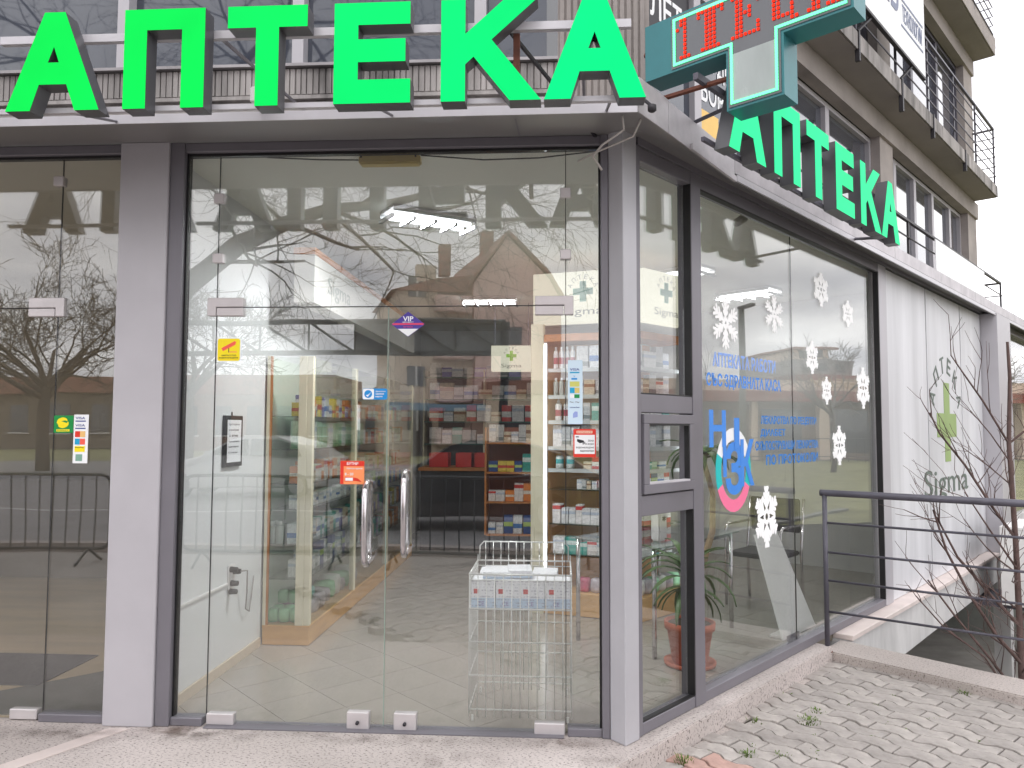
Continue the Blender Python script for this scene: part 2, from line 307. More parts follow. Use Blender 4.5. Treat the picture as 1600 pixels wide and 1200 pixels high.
# landing slab of flecked granite in front of the doors, with a pale inlaid strip
lp = [(-12, 0.03), (-12, -1.575)]+[tuple(S(-1.8, 0.105)[:2]), tuple(S(2.44, 0.105)[:2]), tuple(S(2.44, -0.03)[:2]), tuple(S(0.02, -0.03)[:2]), (0.30, 0.03)]
landing = struct(MB().prism(lp, -0.158, 0.0).build('landing', granite, bevel=0.006))
MB().prism([(-2.19, -0.085), (-2.30, -0.085), (-2.86, -1.1), (-2.75, -1.1)], 0.001, 0.004).build('inlay_strip', granite3, landing)
def stain(nm, cx_, cy_, rx, ry, rgb, amt, parent, z=0.0048, scale=9, ang=0):
    m = bpy.data.materials.new('stain'); m.use_nodes = True; t = m.node_tree; b = t.nodes['Principled BSDF']; b.inputs['Base Color'].default_value = lin(*rgb); b.inputs['Roughness'].default_value = 0.9
    c = N(t, 'ShaderNodeTexCoord'); gr = N(t, 'ShaderNodeTexGradient', gradient_type='SPHERICAL'); mp = N(t, 'ShaderNodeMapping'); mp.inputs['Location'].default_value = (-1, -1, 0); mp.inputs['Scale'].default_value = (2, 2, 0); t.links.new(c.outputs['Generated'], mp.inputs[0]); t.links.new(mp.outputs[0], gr.inputs[0])
    n = N(t, 'ShaderNodeTexNoise'); n.inputs['Scale'].default_value = scale; n.inputs['Detail'].default_value = 6; t.links.new(c.outputs['Object'], n.inputs['Vector'])
    r = N(t, 'ShaderNodeMapRange'); r.inputs[1].default_value = 0.38; r.inputs[2].default_value = 0.68; t.links.new(n.outputs['Fac'], r.inputs[0])
    a = N(t, 'ShaderNodeMath', operation='MULTIPLY'); t.links.new(r.outputs[0], a.inputs[0]); t.links.new(gr.outputs['Fac'], a.inputs[1]); a2 = N(t, 'ShaderNodeMath', operation='MULTIPLY'); t.links.new(a.outputs[0], a2.inputs[0]); a2.inputs[1].default_value = amt*0.42; t.links.new(a2.outputs[0], b.inputs['Alpha'])
    return MB(frame((cx_, cy_, z), ang)).add([(-rx, -ry, 0), (rx, -ry, 0), (rx, ry, 0), (-rx, ry, 0)], [(0, 1, 2, 3)]).build(nm, m, parent)
for cx_, cy_, rx, ry, c_, a_ in ((-1.92, -0.10, 0.24, 0.09, (104, 74, 56), 1.7), (-1.80, -0.12, 0.35, 0.16, (96, 88, 82), 1.0), (-0.9, -0.12, 1.2, 0.10, (110, 100, 94), 0.9), (0.02, -0.12, 0.22, 0.08, (104, 78, 62), 1.3), (-2.45, -0.16, 0.5, 0.12, (110, 98, 92), 1.0), (-0.5, -0.34, 0.45, 0.16, (120, 110, 106), 0.7), (-2.9, -0.20, 0.35, 0.12, (104, 96, 90), 1.0), (0.22, -0.30, 0.25, 0.16, (112, 104, 98), 0.8)):
    stain('stain', cx_, cy_, rx, ry, c_, a_, landing, 0.0042+0.0003*rng.random())
# side pavement with interlocking wavy pavers
pave = struct(MB(SIDE).add([(-5, 0.107, -0.118), (2.44, 0.107, -0.118), (2.1, 6, -0.118), (-5, 6, -0.118)], [(0, 1, 2, 3)]).build('pavement', sandj))
L, W, A_ = 0.235, 0.120, 0.015
def wave(x):                                        # trapezoid wave, period L
    t = (x/L) % 1.0
    for a, b, c, d in ((0, -1, 0.16, -1), (0.16, -1, 0.34, 1), (0.34, 1, 0.66, 1), (0.66, 1, 0.84, -1), (0.84, -1, 1.0, -1)):
        if t <= c: return A_*(b+(d-b)*(t-a)/(c-a))
    return -A_
g = 0.0042
xs = [g, 0.16*L, 0.34*L, 0.66*L, 0.84*L, L-g]
def paver_mesh(nm, m, ph):
    off = ph*L
    gy_ = 0.0062; lo_ = [(x, wave(x+off)+gy_) for x in xs]; hi_ = [(x, W+wave(x+off)-gy_) for x in xs]
    if ph:
        xs2 = [g, 0.16*L, 0.34*L, 0.5*L, 0.66*L, 0.84*L, L-g]; lo_ = [(x, wave(x+off)+gy_) for x in xs2]; hi_ = [(x, W+wave(x+off)-gy_) for x in xs2]
    poly = lo_+hi_[::-1]; n = len(poly); cx = L/2; cy = W/2
    b = MB(); ins = [(cx+(x-cx)*0.975, cy+(y-cy)*0.95) for x, y in poly]
    vs = [(x, y, -0.06) for x, y in poly]+[(x, y, -0.004) for x, y in poly]+[(x, y, 0) for x, y in ins]
    b.add(vs, [(i, (i+1) % n, n+(i+1) % n, n+i) for i in range(n)]+[(n+i, n+(i+1) % n, 2*n+(i+1) % n, 2*n+i) for i in range(n)]+[tuple(range(2*n, 3*n))])
    return b.mesh(nm, m)
PM = [[paver_mesh('paver', m, p) for p in (0, 0.5)] for m in (paver_m, paver_r)]
PD = Vector((0.692, -0.722, 0)); PN = Vector((0.722, 0.692, 0)); P0 = S(2.44, 0.11, 0)   # rows run along the kerb
PMX = Matrix((( PD.x, PN.x, 0), (PD.y, PN.y, 0), (0, 0, 1)))
cand = []
for j in range(-66, 4):
    for i in range(-30, 46):
        p = P0+PD*(i*L+(L/2 if j % 2 else 0))+PN*(j*W-0.05)
        c = p+PD*L/2+PN*W/2; q = c-K; s_, o_ = q.dot(SD), q.dot(SN)
        if o_ < 0.06 or s_ > 2.50-0.106*o_ or o_ > 6.0 or s_ < -5.0: continue
        cand.append(((c-Vector((1.5, 0.6, 0))).length, p, i, j, o_))
cand.sort(key=lambda t: t[0])
for k, (dd, p, i, j, o_) in enumerate(cand[:300]):
    red = (o_ < 0.5 and (p-Vector((0.62, -0.05, 0))).length < 0.17)
    o = link('paver', PM[1 if red else 0][j % 2], pave)
    o.matrix_parent_inverse = Matrix.Identity(4)
    o.matrix_world = Matrix.Translation(p+Vector((0, 0, -0.100+rng.uniform(-0.003, 0.003)))) @ (PMX.to_4x4() @ Matrix.Rotation(rng.gauss(0, 0.006), 4, 'X') @ Matrix.Rotation(rng.gauss(0, 0.006), 4, 'Y'))
pf = MB()
for dd, p, i, j, o_ in cand[300:]:
    me_ = PM[0][j % 2]; mx_ = Matrix.Translation(p+Vector((0, 0, -0.100+rng.uniform(-0.003, 0.003)))) @ PMX.to_4x4(); pf.F = lambda q, m=mx_: m @ Vector(q)
    pf.add([v.co for v in me_.vertices], [tuple(f.vertices) for f in me_.polygons])
pf.build('paver_field', paver_m, pave)['kind'] = 'stuff'
# loose edge infill beside the ledge, then tufts of grass in the joints
MB(SIDE).prism([(-1.8, 0.108), (2.43, 0.108), (2.42, 0.15), (-1.8, 0.15)], -0.117, -0.108).build('mortar_strip', granite2, pave)
gb = MB()
def tuft(c, n, h, sp):
    for _ in range(n):
        a = rng.uniform(0, 6.28); r = rng.uniform(0, sp); b = Vector(c)+Vector((math.cos(a)*r, math.sin(a)*r, 0)); l = h*rng.uniform(0.3, 0.75); d = Vector((math.cos(a), math.sin(a), 0))*l*rng.uniform(0.3, 1.1)
        sd = Vector((-math.sin(a), math.cos(a), 0))*0.0035; m = b+d*0.5+Vector((0, 0, l*0.8)); e = b+d+Vector((0, 0, l))
        gb.add([b-sd, b+sd, m+sd*0.7, m-sd*0.7, e], [(0, 1, 2, 3), (3, 2, 4)])
grass_m = mat('weed', (98, 122, 50), 0.7, 0, 30, 0.3)
for s_, o_, n, h, sp in ((1.20, 0.42, 70, 0.035, 0.07), (1.38, 0.40, 30, 0.03, 0.05), (0.55, 0.37, 45, 0.03, 0.05), (0.66, 0.50, 25, 0.02, 0.05), (0.8, 0.62, 25, 0.018, 0.06), (2.33, 0.95, 45, 0.03, 0.06), (0.25, 0.18, 50, 0.05, 0.05), (1.0, 0.20, 22, 0.03, 0.05), (1.7, 0.9, 14, 0.015, 0.06), (1.5, 0.16, 18, 0.02, 0.06)):
    tuft(S(s_, o_, -0.106), n, h, sp)
for _ in range(60):
    dd, p, i, j, o_ = rng.choice(cand[:260]); tuft(p+PD*(0.0 if rng.random() < 0.6 else rng.uniform(0, L))+PN*rng.uniform(0, 0.03)+Vector((0, 0, -0.106)), 7, 0.011, 0.02)
tag(gb.build('weeds', grass_m), 'small green weeds and grass growing in the paver joints', 'weeds', kind='stuff')
# granite kerb that carries the railing, ledge and beam over the basement ramp
kerb = struct(MB(SIDE).prism([(2.445, 0.03), (2.31, 1.30), (2.10, 3.3), (2.46, 3.34), (2.67, 1.33), (2.80, 0.03)], -0.16, -0.042).build('kerb', granite2, bevel=0.008))
ledge = struct(MB(SIDE).box((2.81, -0.03, -0.04), (8.05, 0.12, 0.0)).build('window_ledge', granite3, bevel=0.004))
struct(MB(SIDE).add([(2.81, -0.15, -0.46), (8.05, -0.15, -0.36), (8.05, 0.085, -0.36), (2.81, 0.085, -0.46), (2.81, -0.15, -0.042), (8.05, -0.15, -0.042), (8.05, 0.085, -0.042), (2.81, 0.085, -0.042)],
                    [(3, 2, 1, 0), (4, 5, 6, 7), (0, 1, 5, 4), (1, 2, 6, 5), (2, 3, 7, 6), (3, 0, 4, 7)]).build('ramp_beam', conc_w))
ramp = MB(SIDE); ramp.box((2.5, -2.5, -2.3), (13.3, 3.6, -2.2)); struct(ramp.build('ramp_floor', mat('ramp_concrete', (150, 146, 140), 0.9, 0, 1.5, 0.2, 0.2, 30)))
rw = MB(SIDE); rw.box((2.62, -2.4, -2.2), (2.80, 3.4, -0.17)); rw.box((13.2, -2.4, -2.2), (13.35, 3.4, -0.17)); rw.box((2.8, 3.4, -2.2), (13.2, 3.55, -0.1)); rw.box((2.8, -2.4, -2.2), (13.2, -2.3, -0.47))
struct(rw.build('ramp_wall', void))
MB(SIDE).box((4.1, -0.9, -2.2), (6.2, -0.86, -0.47)).build('garage_window', mat('garage_glass', (128, 136, 128), 0.15, 0, 1, 0.1), ledge)
part('ramp_post', (8.1, 0.02, -2.2), (8.3, 0.2, -0.02), conc_w, ledge, SIDE)

# ------------------------------------------------------------------ the pharmacy building
B = thing('pharmacy_building', 'grey corner building with glass pharmacy front and concrete balconies above', 'building', (0, 0, 0))
# clad pillars, corner post
MB().prism([(-2.355, -0.06), (-2.086, -0.06), (-2.086, 0.10), (-2.355, 0.10)], 0.001, 3.078).build('pillar', alu, B, bevel=0.004)
part('pillar', (-12, -0.06, 0.001), (-9.2, 0.1, 3.078), alu, B)
cp = [(0.262, -0.052), (0.330, -0.128), tuple(S(0.115, 0.012)[:2]), tuple(S(0.115, -0.09)[:2]), (0.262, 0.06)]
MB().prism(cp, 0.001, 3.078).build('corner_post', mat('corner_alu', (180, 179, 184), 0.4, 0.1, 2, 0.05), B, bevel=0.004)
# door frames
def fbox(a, b, nm='frame_bar', m=None): return part(nm, a, b, m or alu_dk, B, bevel=0.003)
fbox((-2.084, -0.045, 0.001), (-2.008, 0.05, 3.078)); fbox((0.222, -0.045, 0.001), (0.261, 0.05, 3.078))
fbox((-2.008, -0.035, 3.028), (0.222, 0.05, 3.078)); fbox((-2.008, -0.03, 0.001), (-1.84, 0.045, 0.042)); fbox((0.05, -0.03, 0.001), (0.222, 0.045, 0.042))
part('gasket', (-2.008, -0.012, 0.042), (-1.998, 0.03, 3.028), gasket, B); part('gasket', (0.212, -0.012, 0.042), (0.222, 0.03, 3.028), gasket, B); part('gasket', (-1.998, -0.010, 3.014), (0.212, 0.03, 3.028), gasket, B)
fbox((-9.2, -0.035, 3.028), (-2.357, 0.05, 3.078)); fbox((-2.72, -0.03, 0.001), (-2.357, 0.045, 0.042)); fbox((-9.2, -0.03, 0.001), (-4.62, 0.045, 0.042))
part('gasket', (-9.2, -0.010, 3.016), (-2.357, 0.03, 3.028), gasket, B); part('gasket', (-2.368, -0.012, 0.042), (-2.357, 0.03, 3.016), gasket, B)
# sheets of toughened glass and the door leaves
def pane(a, b, nm='glass_pane', parent=None): return part(nm, (a[0], 0.0, a[1]), (b[0], 0.010, b[1]), pane_m, parent or B)
J = 0.0022
pane((-1.997, 0.043), (-1.829-J, 3.013)); pane((0.041+J, 0.043), (0.211, 3.013)); pane((-1.829+J, 2.188+J), (0.041-J, 3.013))
for x in (-1.829, 0.041): part('glass_seal', (x-J+0.0003, 0.001, 0.05), (x+J-0.0003, 0.009, 3.01), gasket, B)
part('glass_seal', (-1.825, 0.001, 2.188-J+0.0003), (0.037, 0.009, 2.188+J-0.0003), gasket, B)
pane((-2.715+J, 0.043), (-2.369, 3.015)); pane((-4.60, 2.19+J), (-2.715-J, 3.015)); pane((-9.19, 0.043), (-4.604, 3.015))
part('glass_seal', (-2.715-J+0.0003, 0.001, 0.05), (-2.715+J-0.0003, 0.009, 3.01), gasket, B); part('glass_seal', (-4.60, 0.001, 2.19-J+0.0003), (-2.72, 0.009, 2.19+J-0.0003), gasket, B)
def leaf(x0, x1):
    o = pane((x0, 0.012), (x1, 2.184), 'door_leaf'); return o
dl = leaf(-1.829+J, -0.894-0.003); dr = leaf(-0.894+0.003, 0.041-J); d3 = leaf(-3.65, -2.715-J); d4 = leaf(-4.60, -3.656)
part('door_edge', (-0.8965, -0.001, 0.02), (-0.8935, 0.0105, 2.18), mat('glass_edge', (150, 168, 158), 0.2), B)
def handle(x, z0, z1, parent):
    pts = []; ry = 0.120; n = 6
    for k in range(n+1): a = math.pi*k/n; pts.append((x+0.016*math.cos(a), 0.005-ry*math.cos(a), z1-0.07+0.07*math.sin(a)))
    for k in range(n+1): a = math.pi*k/n; pts.append((x-0.016*math.cos(a), 0.005+ry*math.cos(a), z0+0.07-0.07*math.sin(a)))
    MB().loop(pts, 0.0150, 12).build('handle', chrome, parent, smooth=True)
handle(-0.995, 0.835, 1.265, dl); handle(-0.795, 0.885, 1.320, dr); handle(-3.53, 0.85, 1.28, d3)
def patch(a, b, parent, nm='patch_fitting'): return part(nm, (a[0], -0.016, a[1]), (b[0], 0.026, b[1]), patch_m, parent, bevel=0.003)
def lpatch(xo, xi, zt, zm, zb, leaf_):      # fixed L above, moving piece below
    sgn = 1 if xi > xo else -1; xm = xo+sgn*0.048
    MB().slab([(xo, zb), (xo, zt), (xi, zt), (xi, zm), (xm, zm), (xm, zb)], -0.016, 0.026).build('patch_fitting', patch_m, B, bevel=0.003)
    patch((min(xm, xi)+(0.004 if sgn > 0 else 0), zb), (max(xm, xi)-(0 if sgn > 0 else 0.004), zm-0.004), leaf_, 'pivot_hinge')
lpatch(-1.875, -1.678, 2.238, 2.188, 2.140, dl); lpatch(0.081, -0.119, 2.236, 2.188, 2.137, dr); lpatch(-2.673, -2.873, 2.245, 2.190, 2.142, d3)
patch((-1.822, 0.006), (-1.678, 0.062), dl, 'floor_hinge'); patch((-0.119, 0.003), (0.035, 0.058), dr, 'floor_hinge'); patch((-2.888, 0.006), (-2.737, 0.058), d3, 'floor_hinge')
for x0, x1, p in ((-1.082, -0.967, dl), (-0.838, -0.722, dr)):
    o = patch((x0, 0.004), (x1, 0.088), p, 'floor_lock'); xm = (x0+x1)/2
    MB().tube([(xm, -0.030, 0.038), (xm, -0.012, 0.038)], 0.009, 10).build('lock_cylinder', iron_dk, B, smooth=True)
for x, zs in ((-1.826, (2.780, 2.453)), (0.040, (2.782, 2.455)), (-2.732, (2.890,))):
    for z in zs: patch((x-0.028, z-0.026), (x+0.028, z+0.026), B, 'glass_clamp')
part('threshold', (-1.82, -0.055, 0.001), (0.03, 0.05, 0.006), alu_dk, B)
# canopy over the doors and metal fascia along the side
ce = [(-12, -0.46), (0.368, -0.50), tuple(S(0.04, 0.245)[:2]), tuple(S(0.95, 0.14)[:2]), tuple(S(13.1, 0.137)[:2])]          # outer edge, low
ci = [(-12, 0.30), (0.10, 0.30), tuple(S(0.20, -0.30)[:2]), tuple(S(0.95, -0.30)[:2]), tuple(S(13.1, -0.30)[:2])]               # inner line, high
cb_ = MB(); n = len(ce)
cb_.add([(x, y, 3.002) for x, y in ce]+[(x, y, 3.088) for x, y in ((-12, 0.0), (0.24, 0.0), tuple(S(0.12, -0.02)[:2]), tuple(S(0.95, -0.02)[:2]), tuple(S(13.1, -0.02)[:2]))]+[(x, y, 3.098) for x, y in ci]+[(x, y, 3.110) for x, y in ci]+[(x, y, 3.040) for x, y in ce],
        [(r*n+i, r*n+i+1, (r+1)*n+i+1, (r+1)*n+i) for r in range(4) for i in range(n-1)]+[(4*n+i, 4*n+i+1, i+1, i) for i in range(n-1)])
cb_.build('canopy', canopy_m, B)
def fascia(a, b, z0, z1, th, nm, m, gap=0.003, back=0.0):
    a = Vector((a[0], a[1], 0)); b = Vector((b[0], b[1], 0)); d = (b-a).normalized(); n = Vector((d.y, -d.x, 0))
    a = a+d*gap-n*back; b = b-d*gap-n*back; q = [a, b, b+n*th, a+n*th]
    return MB().prism([(p.x, p.y) for p in q], z0, z1).build(nm, m, B)
fascia((-12, -0.46), (0.368, -0.50), 2.998, 3.042, 0.006, 'canopy_edge', alu_lt)
for x in (-0.20, -3.3): MB().add([(x-0.004, -0.45, 3.0015), (x+0.004, -0.45, 3.0015), (x+0.004, -0.01, 3.0835), (x-0.004, -0.01, 3.0835)], [(0, 1, 2, 3)]).build('canopy_seam', alu_dk, B)
fascia(ce[1], ce[2], 2.998, 3.165, 0.006, 'fascia_panel', fascia_m); fascia(ce[2], ce[3], 2.998, 3.160, 0.006, 'fascia_panel', fascia_m)
for k in range(8):
    a = 0.95+k*1.52; fascia(S(a, 0.14)[:2], S(a+1.52, 0.14)[:2], 3.052, 3.160, 0.006, 'fascia_panel', fascia_m)
fascia(S(0.30, 0.222)[:2], S(0.95, 0.147)[:2], 2.996, 3.026, 0.012, 'gutter', fascia_m); fascia(S(0.95, 0.147)[:2], S(13.1, 0.144)[:2], 3.002, 3.040, 0.012, 'gutter', alu_lt)
fascia(S(0.13, 0.0)[:2], S(8.05, 0.0)[:2], 3.03, 3.085, 0.012, 'frame_bar', alu_dk)
# side shopfront: frame, small opening window, panes
def sbox(a, b, nm='frame_bar', m=None, bevel=0.003): return part(nm, a, b, m or alu_dk, B, SIDE, bevel)
sbox((0.117, -0.09, 0.002), (0.165, 0.0, 3.03)); sbox((0.69, -0.09, 0.002), (0.80, 0.002, 3.03)); sbox((3.995, -0.09, 0.002), (4.20, 0.002, 3.03), m=alu)
for z0, z1 in ((0.002, 0.062), (2.955, 3.03)): sbox((0.165, -0.08, z0), (0.69, -0.003, z1)); sbox((0.80, -0.08, z0), (3.995, -0.003, z1))
sbox((0.165, -0.08, 1.63), (0.69, -0.003, 1.725)); sbox((0.165, -0.08, 1.095), (0.69, -0.003, 1.20))
for (a, b) in (((0.172, 1.208), (0.684, 1.258)), ((0.172, 1.572), (0.684, 1.622)), ((0.172, 1.258), (0.222, 1.572)), ((0.634, 1.258), (0.684, 1.572))):
    sbox((a[0], -0.06, a[1]), (b[0], 0.014, b[1]), 'sash_bar')
sbox((0.222, -0.02, 1.258), (0.634, 0.012, 1.268), 'sash_bead', alu_lt, 0); sbox((0.222, -0.02, 1.562), (0.634, 0.010, 1.572), 'sash_bead', gasket, 0); sbox((0.626, -0.02, 1.268), (0.634, 0.010, 1.562), 'sash_bead', gasket, 0)
for z0, z1 in ((0.062, 1.095), (1.725, 2.955)):
    sbox((0.165, -0.035, z0), (0.690, -0.006, z0+0.008), 'gasket', gasket, 0); sbox((0.682, -0.045, z0+0.008), (0.690, 0.0, z1), 'gasket', gasket, 0)
sbox((3.980, -0.045, 0.062), (3.995, 0.0, 2.955), 'gasket', gasket, 0); sbox((0.80, -0.04, 2.945), (3.98, -0.004, 2.955), 'gasket', gasket, 0)
def spane(s0, z0, s1, z1): return part('glass_pane', (s0, -0.060, z0), (s1, -0.050, z1), pane_s, B, SIDE)
spane(0.166, 0.063, 0.689, 1.094); spane(0.166, 1.726, 0.689, 2.954); spane(0.223, 1.259, 0.633, 1.571)
spane(0.801, 0.063, 2.198, 2.944); spane(2.203, 0.063, 3.979, 2.944); sbox((2.1985, -0.059, 0.065), (2.2025, -0.051, 2.94), 'glass_seal', gasket, 0)
sbox((2.10, -0.085, 0.063), (2.30, -0.075, 0.10), 'frame_bar')
for a, b in ((4.205, 5.532), (5.566, 6.970), (7.008, 8.045)): sbox((a, -0.05, 0.004), (b, -0.018, 3.02), 'cladding_panel', white_panel, 0.002)
sbox((4.2, -0.06, 0.003), (8.06, -0.051, 3.03), 'cladding_back', gasket, 0)
sbox((8.06, -0.2, -0.02), (8.90, 0.17, 3.03), 'pillar', alu, 0.005)
sbox((8.91, -0.06, 0.3), (12.6, -0.05, 2.95), 'glass_pane', pane_m, 0); sbox((8.91, -0.09, 2.95), (12.9, 0.0, 3.03), 'frame_bar'); sbox((8.91, -0.09, 0.0), (12.9, 0.0, 0.3), 'frame_bar', conc_w); sbox((12.6, -0.2, 0.0), (13.0, 0.1, 3.03), 'pillar', alu)
sbox((13.0, -9, -0.1), (13.2, -0.2, 3.07), 'end_wall', conc, 0); sbox((13.0, -9, 3.21), (13.2, -1.30, 8.5), 'end_wall', conc, 0)
# storey above the doors: fluted concrete band, windows, pier
U = 0.30
part('cornice', (-12, U-0.02, 3.115), (0.0, U+0.3, 3.47), conc_st, B)
fl = MB()
x = -5.6
while x < -0.01:
    wd = rng.uniform(0.024, 0.032); fl.box((x, U-0.032, 3.475), (x+wd, U-0.0205, 3.625)); x += wd+rng.uniform(0.006, 0.010)
part('cornice', (-12, U-0.02, 3.471), (0.0, U+0.3, 3.63), conc_st, B)
o = fl.build('fluting', conc_st, B); o['kind'] = 'stuff'
part('cornice_cap', (-12, U-0.06, 3.631), (0.0, U+0.3, 3.648), mat('zinc_flash', (150, 146, 148), 0.4, 0.4, 3, 0.15), B)
part('cornice_cap', (-12, U-0.05, 3.44), (0.0, U-0.021, 3.462), conc_st, B)
part('upper_wall', (-12, U+0.02, 5.4), (-0.02, U+0.3, 9.0), conc, B)
edges = [-6.0, -4.3, -2.60, -1.53, -0.45, -0.03]
for i in range(len(edges)-1):
    a, b = edges[i], edges[i+1]
    wn = part('window', (a+0.035, U+0.10, 3.66), (b-0.035, U+0.115, 5.39), dkglass2 if i != 2 else dkglass2, B)
    for q in ((a-0.034, a+0.034),): part('window_frame', (q[0], U+0.02, 3.65), (q[1], U+0.14, 5.4), alu, wn)
part('window', (-12, U+0.10, 3.66), (-6.05, U+0.115, 5.39), dkglass2, B)
pier = MB(); pier.box((0.0, U, 3.115), (0.52, U+0.55, 9.0)); pier.build('pier', conc, B)
for k in range(13): part('pier_rib', (0.012+k*0.038, U-0.012, 3.3), (0.036+k*0.038, U-0.0005, 8.8), conc, B)
# side storeys: walls set back behind the terrace, slabs, piers
UW = -1.05
def ub(nm, a, b, m, bevel=0): return part(nm, a, b, m, B, SIDE, bevel)
ub('upper_wall', (-0.1, UW-0.25, 3.16), (13.0, UW-0.15, 8.6), conc_dk)
ub('terrace', (0.3, UW, 3.113), (13.0, 0.12, 3.158), conc)
for a, b in ((4.0, 4.35), (7.45, 8.0), (12.35, 13.0)): ub('pier', (a, UW-0.14, 3.161), (b, UW+0.06, 5.74), conc); ub('pier', (a, UW-0.14, 5.96), (b, UW+0.06, 8.5), conc)
def window(a, b, z0, z1, m=dkglass):
    wn = ub('window', (a+0.03, UW-0.13, z0+0.03), (b-0.03, UW-0.115, z1-0.03), m)
    for q in (((a, z0), (a+0.06, z1)), ((b-0.06, z0), (b, z1)), ((a+0.06, z0), (b-0.06, z0+0.06)), ((a+0.06, z1-0.06), (b-0.06, z1))):
        MB(SIDE).box((q[0][0], UW-0.14, q[0][1]), (q[1][0], UW-0.06, q[1][1])).build('window_frame', alu if z0 < 5 else iron, wn)
for a, b in ((0.2, 1.5), (1.5, 2.8), (2.8, 4.0)): window(a, b, 3.5, 5.5, dkglass2)
for a, b in ((4.35, 5.9), (5.9, 7.45), (8.0, 8.5), (8.5, 9.5), (9.5, 10.5), (10.5, 11.6), (11.6, 12.35)): window(a, b, 3.3, 5.45)
for a, b in ((4.35, 5.9), (5.9, 7.45), (8.0, 9.5), (9.5, 11.0), (11.0, 12.35)): window(a, b, 6.2, 8.2)
ub('lintel_beam', (3.9, UW-0.05, 5.46), (13.0, UW+0.10, 5.745), conc); ub('lintel_beam', (3.9, UW-0.05, 8.21), (13.0, UW+0.10, 8.495), conc)
ub('balcony_slab', (3.95, UW-0.15, 5.75), (12.75, -0.60, 5.95), conc_dk, 0.01); ub('balcony_slab', (3.95, UW-0.15, 8.50), (13.02, -0.61, 8.70), conc_dk, 0.01)
ub('slab_edge', (3.95, -0.599, 5.752), (12.75, -0.585, 5.948), conc_st); ub('slab_edge', (3.95, -0.609, 8.502), (13.02, -0.595, 8.698), conc)
ub('roof_slab', (-0.1, UW-0.6, 8.71), (13.2, -0.62, 8.9), conc)
def railing(nm, s0, s1, o, z0, z1, n, step, m, ends=True):
    r = ub(nm, (s0, o-0.02, z1-0.03), (s1, o+0.02, z1), m)
    s = s0
    while s <= s1+0.01:
        MB(SIDE).box((s-0.018, o-0.012, z0), (s+0.018, o+0.012, z1-0.031)).build('post', m, r); s += step
    for k in range(1, n+1):
        z = z0+(z1-z0)*k/(n+1); MB(SIDE).tube([(s0, o+0.02, z), (s1, o+0.02, z)], 0.010, 5).build('bar', m, r)
    if ends:
        MB(SIDE).box((s1-0.018, UW+0.1, z1-0.03), (s1+0.018, o-0.021, z1)).build('return_rail', m, r)
        for k in range(1, n+1): MB(SIDE).tube([(s1, o, z0+(z1-z0)*k/(n+1)), (s1, UW+0.1, z0+(z1-z0)*k/(n+1))], 0.010, 5).build('bar', m, r)
    return r
railing('balcony_railing', 4.0, 12.70, -0.62, 5.951, 7.02, 5, 1.45, iron)
railing('balcony_railing', 4.0, 12.95, -0.63, 8.701, 9.75, 5, 1.5, iron)
railing('terrace_railing', 3.2, 12.2, -0.50, 3.161, 4.10, 3, 1.8, iron_dk)
ub('bracket', (5.42, -0.62, 5.62), (5.46, -0.57, 5.96), iron_dk); ub('bracket', (7.0, -0.62, 5.55), (7.05, -0.57, 5.96), iron_dk); ub('bracket', (8.45, -0.62, 5.62), (8.49, -0.57, 5.96), iron_dk); ub('bracket', (10.3, -0.62, 5.62), (10.34, -0.57, 5.96), iron_dk)
# interior shell
ceil = MB().prism([(-2.18, 0.055), (0.2, 0.055), tuple(S(0.1, -0.1)[:2]), tuple(S(13, -0.1)[:2]), tuple(S(13, -6)[:2]), (-2.18, 9.0)], 3.035, 3.07).build('ceiling', ceil_in, B)
flp = [(-2.18, 0.031), (0.29, 0.031), tuple(S(0.1, -0.032)[:2]), tuple(S(13, -0.032)[:2]), tuple(S(13, -6)[:2]), (-2.18, 9.0)]
floor = struct(MB().prism(flp, -0.06, -0.004).build('floor', grout))
TS = 0.345; b_ = 0.0016
tmesh = MB().box((b_, b_, -0.006), (TS-b_, TS-b_, 0.0)).mesh('tile', tile_m)
q45 = 1/math.sqrt(2); cnt = 0; tl = []
for i in range(-24, 26):
    for j in range(-24, 26):
        cx, cy = (i+0.5)*TS, (j+0.5)*TS
        x = (cx+cy)*q45-0.195; y = (-cx+cy)*q45-0.195+0.0
        if x < -2.18+0.2 or y < 0.031+0.25 or y > 8.7: continue
        v = Vector((x, y, 0))-K
        if v.dot(SN) > -0.28 or v.dot(SD) > 9: continue
        tl.append(((Vector((x, y, 0))-Vector((-0.4, 1.6, 0))).length, x, y))
tl.sort()
for dd, x, y in tl[:300]:
    o = link('tile', tmesh, floor); o.matrix_parent_inverse = Matrix.Identity(4)
    o.matrix_world = Matrix.Translation((x, y, rng.uniform(-0.0003, 0.0003))) @ Matrix.Rotation(R(-45), 4, 'Z') @ Matrix.Translation((-TS/2, -TS/2, 0))
rest = MB()
for dd, x, y in tl[300:]:
    rest.F = lambda p, x=x, y=y: Matrix.Translation((x, y, 0)) @ Matrix.Rotation(R(-45), 4, 'Z') @ Vector((p[0]-TS/2, p[1]-TS/2, p[2]))
    rest.box((b_, b_, -0.006), (TS-b_, TS-b_, 0.0))
# tile edge strips along the glass
rest.F = IDN
if rest.v: rest.build('tile_field', tile_m, floor)['kind'] = 'stuff'
